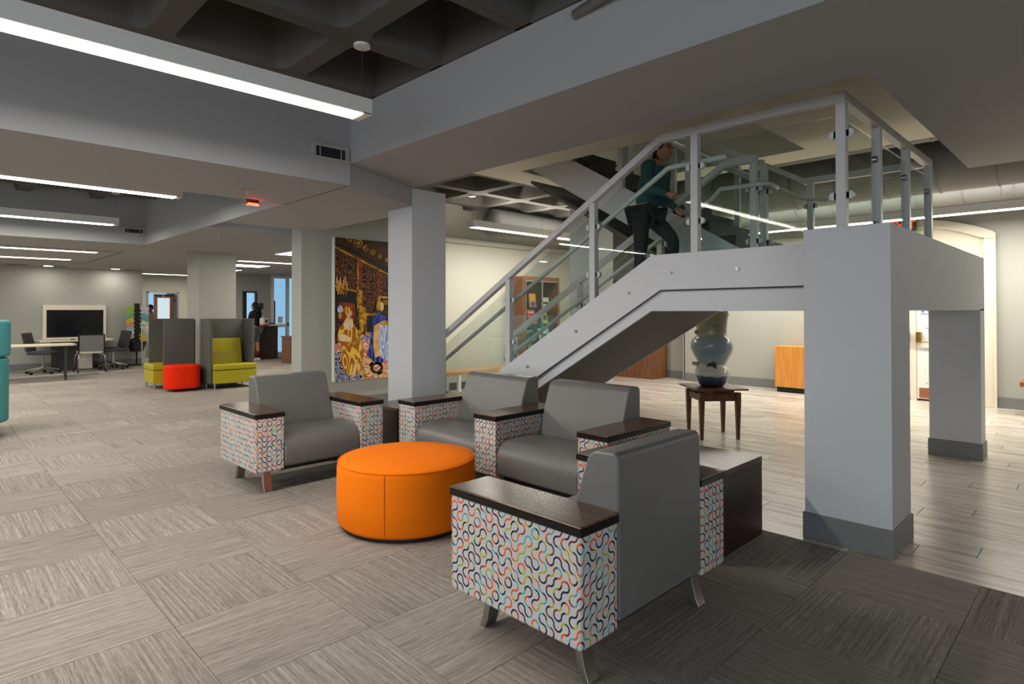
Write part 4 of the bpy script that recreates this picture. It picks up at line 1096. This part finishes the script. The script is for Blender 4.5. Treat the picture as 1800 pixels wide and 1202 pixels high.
for x, y in ((2.24, 15.98-.2), (2.18, 15.30), (.4, 15.3), (.4, 15.8)): obj('leg', MB().box(x, x+.04, y, y+.04, 0, .70), M['dark'], t1)
t2 = thing('media_table', 'pale oval-ended table below the large wall screen', 'table', (2.75, 17.8, 0))
obj('table_top', MB().prism([(2.0, 17.3), (3.30, 17.3)]+[(3.30+.25*math.cos(a_), 17.85+.55*math.sin(a_)) for a_ in [(-PI/2+PI*k/10) for k in range(1, 10)]]+[(3.30, 18.40), (2.0, 18.40)], 'z', .70, .735), M['table_light'], t2, bevel=.006)
obj('pedestal', MB().box(2.35, 2.95, 17.75, 18.38, 0, .70), M['dark'], t2)
obj('cabinet_door', MB().box(2.78, 3.07, 17.70, 17.74, .02, .45), M['wall_light'], t2)
tag(obj('table_puck', MB().box(2.62, 2.70, 17.55, 17.62, .736, .755), M['black']), 'small black connector puck on the media table', 'puck')
def chair_nest(label, loc, rz):
    t = thing('conference_chair', label, 'chair', (0, 0, 0), 0, 'study chairs')
    obj('seat', MB().box(-.23, .23, -.22, .22, .43, .48), M['wall_light'], t, bevel=.015)
    bk = obj('backrest', MB().prism([(-.24, .50), (-.20, .48), (.20, .48), (.24, .50), (.23, .86), (-.23, .86)], 'y', .20, .215), paint('mesh_back', (112, 112, 110), .8), t)
    obj('back_frame', MB().box(-.26, -.235, .195, .225, .45, .88).box(.235, .26, .195, .225, .45, .88).box(-.235, .235, .195, .225, .86, .885), M['black'], bk)
    for s in (-1, 1):
        obj('leg', MB().tube([(s*.20, .22, .42), (s*.25, .24, .38), (s*.27, .27, .06)], .013, 8), M['chrome'], t, smooth=True)
        obj('leg', MB().tube([(s*.20, -.16, .42), (s*.25, -.18, .38), (s*.27, -.24, .06)], .013, 8), M['chrome'], t, smooth=True)
        for y in (.27, -.24): obj('caster', MB().disc((s*.27, y, .03), .03, (1, 0, 0), .03, 14), M['black'], t)
    t.location = loc; t.rotation_euler = (0, 0, rz); return t
def chair_task(label, loc, rz):
    t = thing('task_chair', label, 'chair', (0, 0, 0), 0, 'study chairs')
    obj('seat', MB().box(-.24, .24, -.24, .22, .44, .50), M['dark'], t, bevel=.02)
    obj('backrest', MB().prism([(.21, .52), (.25, .50), (.34, .92), (.31, .93)], 'x', -.21, .21), M['dark'], t, bevel=.012)
    obj('back_stem', MB().tube([(0, .12, .42), (0, .27, .46), (0, .29, .62)], .02, 8), M['chrome'], t)
    obj('gas_column', MB().tube([(0, 0, .12), (0, 0, .44)], .025, 10), M['chrome'], t)
    for k in range(5):
        a0 = 2*PI*k/5+.3; x, y = .31*math.cos(a0), .31*math.sin(a0)
        a = obj('base_spoke', MB().tube([(0, 0, .14), (x, y, .075)], [.025, .015], 8), M['chrome'], t)
        obj('caster', MB().disc((x, y, .03), .03, (math.sin(a0), -math.cos(a0), 0), .04, 14), M['black'], a)
    t.location = loc; t.rotation_euler = (0, 0, rz); return t
chair_nest('mesh-backed four-legged chair before the large screen, back to us', (2.90, 17.0, 0), PI)
chair_task('dark swivel chair behind the nearest table, left of the screen', (2.05, 17.2, 0), math.radians(60))
chair_task('dark swivel chair right of the media table, nearer one', (3.45, 17.40, 0), math.radians(-80))
chair_task('dark swivel chair right of the media table, partly hidden behind another', (3.48, 17.98, 0), math.radians(-88))
# brochure rack
rk = thing('brochure_rack', 'black tiered brochure stand against the study wall', 'rack', (4.13, 18.1, 0))
RX, RY = 4.13, 18.2
obj('base', MB().disc((RX, RY, .01), .24, (0, 0, 1), .02, 24), M['black'], rk)
obj('pole', MB().tube([(RX, RY, 0), (RX, RY, 1.62)], .02, 10), M['black'], rk)
obj('spine', MB().box(RX-.055, RX+.055, RY-.05, RY+.05, .42, 1.62), M['black'], rk)
obj('basket', MB().lathe([(.15, .36), (.24, .62), (.22, .62), (.13, .38)], (RX, RY), 12), M['dark'], rk)
LC = [('lime green', (184, 214, 40)), ('light green', (160, 206, 130)), ('sage', (140, 190, 140)), ('yellow', (232, 206, 56)), ('salmon', (232, 160, 140)), ('pale blue', (160, 200, 204)), ('white', (230, 230, 226)), ('off-white', (214, 212, 206))]
RC = [('white folded', (222, 218, 226)), ('pale grey', (206, 212, 206)), ('sky blue', (130, 184, 206)), ('green and orange', (120, 180, 130)), ('white', (226, 226, 230)), ('bright green', (130, 200, 70)), ('navy', (50, 60, 90)), ('olive yellow', (206, 204, 70)), ('bright yellow', (240, 214, 40)), ('peach', (230, 190, 130))]
for lst, s, side in ((LC, -1, 'left'), (RC, 1, 'right')):
    for k, (cn, rgb) in enumerate(lst):
        z = 1.58-k*(.105 if s < 0 else .098)-.12
        bx = RX+s*.155+(-.02 if s > 0 and k > 6 else 0)
        R = Matrix.Translation((bx, RY-.06, z)) @ Matrix.Rotation(s*.45, 4, 'Y') @ Matrix.Rotation(.35, 4, 'X')
        o = obj('brochure', MB().box(-.09, .09, -.004, .004, -.06, .085), paint('print', rgb, .5)); o.data.transform(R)
        tag(o, '%s brochure in the %s column of the rack, tier %s' % (cn, side, ['one', 'two', 'three', 'four', 'five', 'six', 'seven', 'eight', 'nine', 'ten'][k]), 'brochure', 'brochures in the rack')
        p = obj('rack_pocket', MB().box(-.085, .085, .006, .016, -.09, .03).box(-.085, .085, -.016, -.006, -.09, -.04), M['black'], rk); p.data.transform(R)
ez = thing('flip_easel', 'white tilted easel board behind the sideways booth', 'easel', (4.2, 17.1, 0))
obj('board', MB().prism([(4.02, 1.05), (4.06, 1.05), (4.34, .30), (4.30, .30)], 'y', 16.8, 17.4), M['white'], ez)
obj('leg', MB().tube([(4.04, 16.85, 1.05), (4.42, 16.85, 0)], .015, 8), M['chrome'], ez); obj('leg', MB().tube([(4.04, 17.35, 1.05), (4.06, 17.35, 0)], .015, 8), M['chrome'], ez)
tag(obj('wall_outlet', MB().box(4.40, 4.48, 20.985, 20.998, .25, .36), M['chrome']), 'small grey outlet plate on the cream hall wall', 'outlet')
# office doorway behind the booths
d2_ = struct('door_2', MB().box(5.03, 5.07, 20.96, 21.16, 0, 2.02).box(5.86, 5.90, 20.96, 21.16, 0, 2.02).box(5.03, 5.90, 20.96, 21.16, 1.98, 2.02), M['chrome'], 'metal frame of the office doorway')
dl = obj('door_leaf', MB().box(5.27, 5.37, 21.2, 21.24, 0, 1.95).box(5.72, 5.84, 21.2, 21.24, 0, 1.95).box(5.37, 5.72, 21.2, 21.24, 1.84, 1.95).box(5.37, 5.72, 21.2, 21.24, 0, .3), M['case'], d2_)
obj('pane', MB().box(5.37, 5.72, 21.215, 21.225, .3, 1.84), M['sky_pale'], dl)
obj('hinge', MB().box(5.84, 5.86, 21.18, 21.2, 1.7, 1.8), M['dark'], dl)
obj('door_plate', MB().box(5.50, 5.56, 21.19, 21.2, 1.88, 1.93), M['white'], dl)
w1 = struct('window_1', MB().box(5.35, 6.1, 23.0, 23.02, 0, 2.4), M['sky'], 'bluish daylight seen through the office doorway')
# reception: window, glass door, counter
w2 = struct('window_2', MB().box(6.84, 6.88, 18.15, 18.2, .9, 2.0).box(7.20, 7.24, 18.15, 18.2, .9, 2.0).box(6.84, 7.24, 18.15, 18.2, 1.96, 2.0), M['dark'], 'narrow window in the reception wall')
obj('pane', MB().box(6.98, 7.20, 18.26, 18.28, .9, 1.97), M['sky'], w2); obj('blind_panel', MB().box(6.88, 6.98, 18.25, 18.27, .9, 1.97), M['dark'], w2)
d3 = struct('door_3', MB().box(7.68, 7.76, 18.15, 18.25, 0, 2.48).box(8.16, 8.24, 18.15, 18.25, 0, 2.48).box(7.76, 8.16, 18.15, 18.25, 2.42, 2.48).box(7.76, 8.16, 18.15, 18.25, .92, 1.02).box(7.76, 8.16, 18.15, 18.25, 0, .16), M['white'], 'white-framed glass door of the reception')
obj('pane', MB().box(7.76, 8.16, 18.195, 18.205, .16, .92).box(7.76, 8.16, 18.195, 18.205, 1.02, 2.42), M['caseglass'], d3)
obj('push_handle', MB().box(8.17, 8.20, 18.10, 18.15, .95, 1.05), M['dark'], d3)
struct('window_3', MB().box(7.5, 9.0, 19.4, 19.42, .0, 2.5), M['sky'], 'bright bluish glazing behind the glass door')
tag(obj('tall_cupboard', MB().box(7.85, 8.25, 19.2, 19.36, 0, 1.75), M['dark']), 'dark tall cupboard seen through the glass door', 'cupboard')
tag(obj('door_paper', MB().box(7.90, 8.04, 18.18, 18.194, 1.05, 1.25), M['white']), 'white paper notice stuck on the glass door', 'notice')
tag(obj('wall_plaque', MB().box(7.33, 7.44, 18.17, 18.20, 1.48, 1.66), M['dark']), 'small dark framed plaque on the reception wall', 'plaque')
cn = thing('reception_counter', 'dark wood reception counter beside the glass door', 'counter', (7.4, 17.85, 0))
obj('body', MB().box(7.06, 7.66, 17.65, 18.1, 0, .98), M['espresso'], cn); obj('counter_top', MB().box(7.0, 7.68, 17.60, 18.12, .98, 1.02), M['white'], cn)
tag(obj('counter_sign', MB().box(7.16, 7.34, 17.90, 17.92, 1.021, 1.29), M['white']), 'white printed sign standing on the reception counter', 'sign')
tag(obj('counter_tray', MB().box(7.42, 7.62, 17.72, 17.85, 1.021, 1.06), M['case'], bevel=.01), 'small wooden tray on the reception counter', 'tray')
wc = thing('low_cupboard', 'warm brown low cupboard at the edge of the painting wall', 'cupboard', (7.3, 15.9, 0))
obj('body', MB().box(7.12, 7.9, 15.6, 16.15, 0, .70), M['case'], wc); obj('top', MB().box(7.10, 7.92, 15.58, 16.17, .70, .73), M['case'], wc)

# ================================================================== PEOPLE
def skin(name, verts, edges, radii, mat, parent, sub=2, root=0):
    me = bpy.data.meshes.new(name); me.from_pydata(verts, edges, [])
    o = bpy.data.objects.new(name, me); COL.objects.link(o); me.materials.append(mat)
    sm = o.modifiers.new('skin', 'SKIN'); sm.use_smooth_shade = True
    for i, r in enumerate(radii):
        v = me.skin_vertices[0].data[i]; v.radius = (r, r) if not isinstance(r, tuple) else r
        v.use_root = (i == root)
    ss = o.modifiers.new('sub', 'SUBSURF'); ss.levels = sub; ss.render_levels = sub
    o.parent = parent; WM[o.name] = WM[parent.name]
    return o
def person(label, loc, rz, pose, mats, height=1.68, name='person'):
    """pose: dict of joints in metres for a 1.7 m figure, facing local -y"""
    t = thing(name, label, 'person', loc, rz)
    k = height/1.70
    J = {a: tuple(c*k for c in p) for a, p in pose.items()}
    order = ['pelvis', 'waist', 'chest', 'neckb', 'neck', 'shL', 'elL', 'wrL', 'shR', 'elR', 'wrR', 'hipL', 'knL', 'anL', 'toL', 'hipR', 'knR', 'anR', 'toR']
    idx = {n_: i for i, n_ in enumerate(order)}
    E = [('pelvis', 'waist'), ('waist', 'chest'), ('chest', 'neckb'), ('neckb', 'neck'), ('neckb', 'shL'), ('shL', 'elL'), ('elL', 'wrL'), ('neckb', 'shR'), ('shR', 'elR'), ('elR', 'wrR'), ('pelvis', 'hipL'), ('hipL', 'knL'), ('knL', 'anL'), ('anL', 'toL'), ('pelvis', 'hipR'), ('hipR', 'knR'), ('knR', 'anR'), ('anR', 'toR')]
    rad = dict(pelvis=(.135, .10), waist=(.125, .09), chest=(.145, .10), neckb=(.075, .065), neck=.05, shL=.06, shR=.06, elL=.042, elR=.042, wrL=.03, wrR=.03, hipL=.085, hipR=.085, knL=.058, knR=.058, anL=.038, anR=.038, toL=.032, toR=.032)
    sc_ = lambda r, s=1: tuple(x*k*s for x in r) if isinstance(r, tuple) else r*k*s
    skin('body', [J[n_] for n_ in order], [(idx[a], idx[b]) for a, b in E], [sc_(rad[n_]) for n_ in order], mats['skin'], t)
    # shirt / jacket
    so = ['chest', 'pelvis', 'waist', 'neckb', 'shL', 'elL', 'wrL', 'shR', 'elR', 'wrR']; si = {n_: i for i, n_ in enumerate(so)}
    sh = 1.22
    ve = [J[n_] for n_ in so]
    skin('jacket', ve, [(si['pelvis'], si['waist']), (si['waist'], si['chest']), (si['chest'], si['neckb']), (si['neckb'], si['shL']), (si['shL'], si['elL']), (si['elL'], si['wrL']), (si['neckb'], si['shR']), (si['shR'], si['elR']), (si['elR'], si['wrR'])], [sc_(rad[n_], sh) for n_ in so], mats['top'], t)
    lo = ['pelvis', 'hipL', 'knL', 'anL', 'hipR', 'knR', 'anR']
    if mats.get('short'): lo = ['pelvis', 'hipL', 'knL', 'hipR', 'knR']
    li = {n_: i for i, n_ in enumerate(lo)}
    ed = [('pelvis', 'hipL'), ('hipL', 'knL'), ('pelvis', 'hipR'), ('hipR', 'knR')]
    if not mats.get('short'): ed += [('knL', 'anL'), ('knR', 'anR')]
    skin('trousers', [J[n_] for n_ in lo], [(li[a], li[b]) for a, b in ed], [sc_(rad[n_], 1.16) for n_ in lo], mats['legs'], t)
    for s in ('L', 'R'):
        a, b = Vector(J['an'+s]), Vector(J['to'+s])
        d = (b-a); d.z = 0; d.normalize()
        mb = MB(); p = Vector((a.x, a.y, min(a.z, b.z)))
        mb.tube([p-d*.06*k+Vector((0, 0, -.005)), p+d*.02*k, p+d*.13*k+Vector((0, 0, -.012)), p+d*.17*k+Vector((0, 0, -.018))], [.036*k, .046*k, .042*k, .024*k], 12)
        obj('shoe', mb, mats['shoe'], t, local=True, smooth=True)
        # hand: palm, four curled fingers and a thumb
        w_, e_ = Vector(J['wr'+s]), Vector(J['el'+s]); ax = (w_-e_).normalized(); sd_ = ax.cross(Vector((0, 1, .2))).normalized()
        if sd_.length < .1: sd_ = Vector((1, 0, 0))
        nr = ax.cross(sd_)
        mb = MB(); mb.tube([w_, w_+ax*.05*k, w_+ax*.085*k], [.026*k, .036*k, .032*k], 10)
        for q in range(4):
            b0 = w_+ax*.08*k+sd_*(q-1.5)*.016*k; L_ = (.06, .072, .07, .055)[q]*k
            mb.tube([b0, b0+ax*L_*.5+nr*.006, b0+ax*L_*.85+nr*.022*k, b0+ax*L_*.9+nr*.035*k], [.0085*k, .0085*k, .0075*k, .006*k], 7)
        mb.tube([w_+ax*.02*k-sd_*.025*k, w_+ax*.055*k-sd_*.045*k, w_+ax*.085*k-sd_*.048*k+nr*.012], [.011*k, .010*k, .008*k], 7)
        obj('hand', mb, mats['skin'], t, local=True, smooth=True)
    hc = Vector(J['head'])
    mb = MB(); mb.ball(hc, .075*k, .092*k, .115*k, 20, 14); mb.ball(hc+Vector((0, -.02*k, -.055*k)), .055*k, .065*k, .06*k, 16, 10)
    mb.ball(hc+Vector((0, -.095*k, -.012*k)), .012*k, .016*k, .022*k, 10, 6)
    for s in (-1, 1): mb.ball(hc+Vector((s*.077*k, .01*k, -.005*k)), .012*k, .02*k, .03*k, 8, 6)
    hd_ = obj('head', mb, mats['skin'], t, local=True, smooth=True)
    for s in (-1, 1): obj('eye', MB().ball(hc+Vector((s*.03*k, -.083*k, .012*k)), .011*k, .009*k, .008*k, 8, 6), M['hair'], hd_, local=True, smooth=True)
    obj('mouth', MB().ball(hc+Vector((0, -.088*k, -.055*k)), .022*k, .008*k, .006*k, 8, 6), paint('lips', (120, 66, 58), .5), hd_, local=True, smooth=True)
    mb = MB(); mb.ball(hc+Vector((0, .022*k, .03*k)), .088*k, .098*k, .105*k, 20, 12)
    if mats.get('longhair'): mb.ball(hc+Vector((0, .06*k, -.10*k)), .075*k, .05*k, .14*k, 14, 10)
    obj('hair', mb, M['hair'], t, local=True, smooth=True)
    return t, J
stand = dict(pelvis=(0, 0, .95), waist=(0, 0, 1.10), chest=(0, 0, 1.28), neckb=(0, .01, 1.42), neck=(0, -.005, 1.50), head=(0, -.03, 1.585), shL=(.18, .01, 1.39), elL=(.23, .03, 1.12), wrL=(.24, -.03, .88), shR=(-.18, .01, 1.39), elR=(-.23, .03, 1.12), wrR=(-.24, -.03, .88), hipL=(.09, 0, .90), knL=(.10, -.01, .50), anL=(.10, .02, .075), toL=(.11, -.13, .035), hipR=(-.09, 0, .90), knR=(-.10, -.01, .50), anR=(-.10, .02, .075), toR=(-.11, -.13, .035))
climb = dict(stand)
climb.update(dict(pelvis=(0, .06, .92), waist=(0, .03, 1.06), chest=(0, -.03, 1.23), neckb=(0, -.08, 1.37), neck=(0, -.105, 1.44), head=(0, -.14, 1.52), shL=(.18, -.06, 1.34), elL=(.24, .02, 1.10), wrL=(.23, -.16, .95), shR=(-.18, -.06, 1.34), elR=(-.24, -.12, 1.10), wrR=(-.22, -.32, 1.02),
                  hipL=(.09, .06, .88), knL=(.10, -.20, .62), anL=(.10, -.17, .235), toL=(.10, -.31, .20), hipR=(-.09, .06, .88), knR=(-.10, .06, .48), anR=(-.10, .11, .075), toR=(-.10, -.03, .035)))
person('person in dark clothes and teal top climbing the stairs behind the glass', (4.86, 3.06, 1.8-RISE*2), 0, climb, dict(skin=M['skin_light'], top=M['teal_shirt'], legs=M['jeans'], shoe=M['black'], longhair=True), 1.56)
desk = dict(stand); desk.update(dict(elL=(.20, -.06, 1.12), wrL=(.16, -.28, 1.10), elR=(-.20, -.06, 1.12), wrR=(-.16, -.28, 1.10)))
pp, J = person('person in black hooded jacket and grey shorts standing at the reception', (6.92, 17.45, 0), PI+.5, desk, dict(skin=M['skin_light'], top=M['jacket'], legs=M['shorts'], shoe=M['white'], short=True, longhair=True), 1.66)
obj('hood', MB().ball((0, .07, 1.44), .13, .09, .10, 14, 8), M['jacket'], pp, local=True, smooth=True)
for s in (-1, 1): obj('sock', MB().tube([(s*.098, .015, .08), (s*.098, .01, .26)], .047, 12), M['maroon'], pp, local=True, smooth=True)
bp = thing('shoulder_bag', 'small white and red bag on the back of the hooded person', 'bag', (7.08, 17.22, .98), .5)
obj('bag_body', MB().box(-.12, .12, -.07, .07, .05, .24), M['bagwhite'], bp, local=True, bevel=.02); obj('bag_base', MB().box(-.125, .125, -.075, .075, 0, .06), M['bagred'], bp, local=True, bevel=.015)
obj('bag_print', MB().tube([(0, -.071, .15), (0, -.077, .15)], .05, 16), M['dark'], bp, local=True)
person('person with dark hair and tan shirt in the office doorway', (5.28, 21.6, 0), math.radians(-70), stand, dict(skin=M['skin'], top=M['tan'], legs=M['jeans'], shoe=M['black']), 1.62)
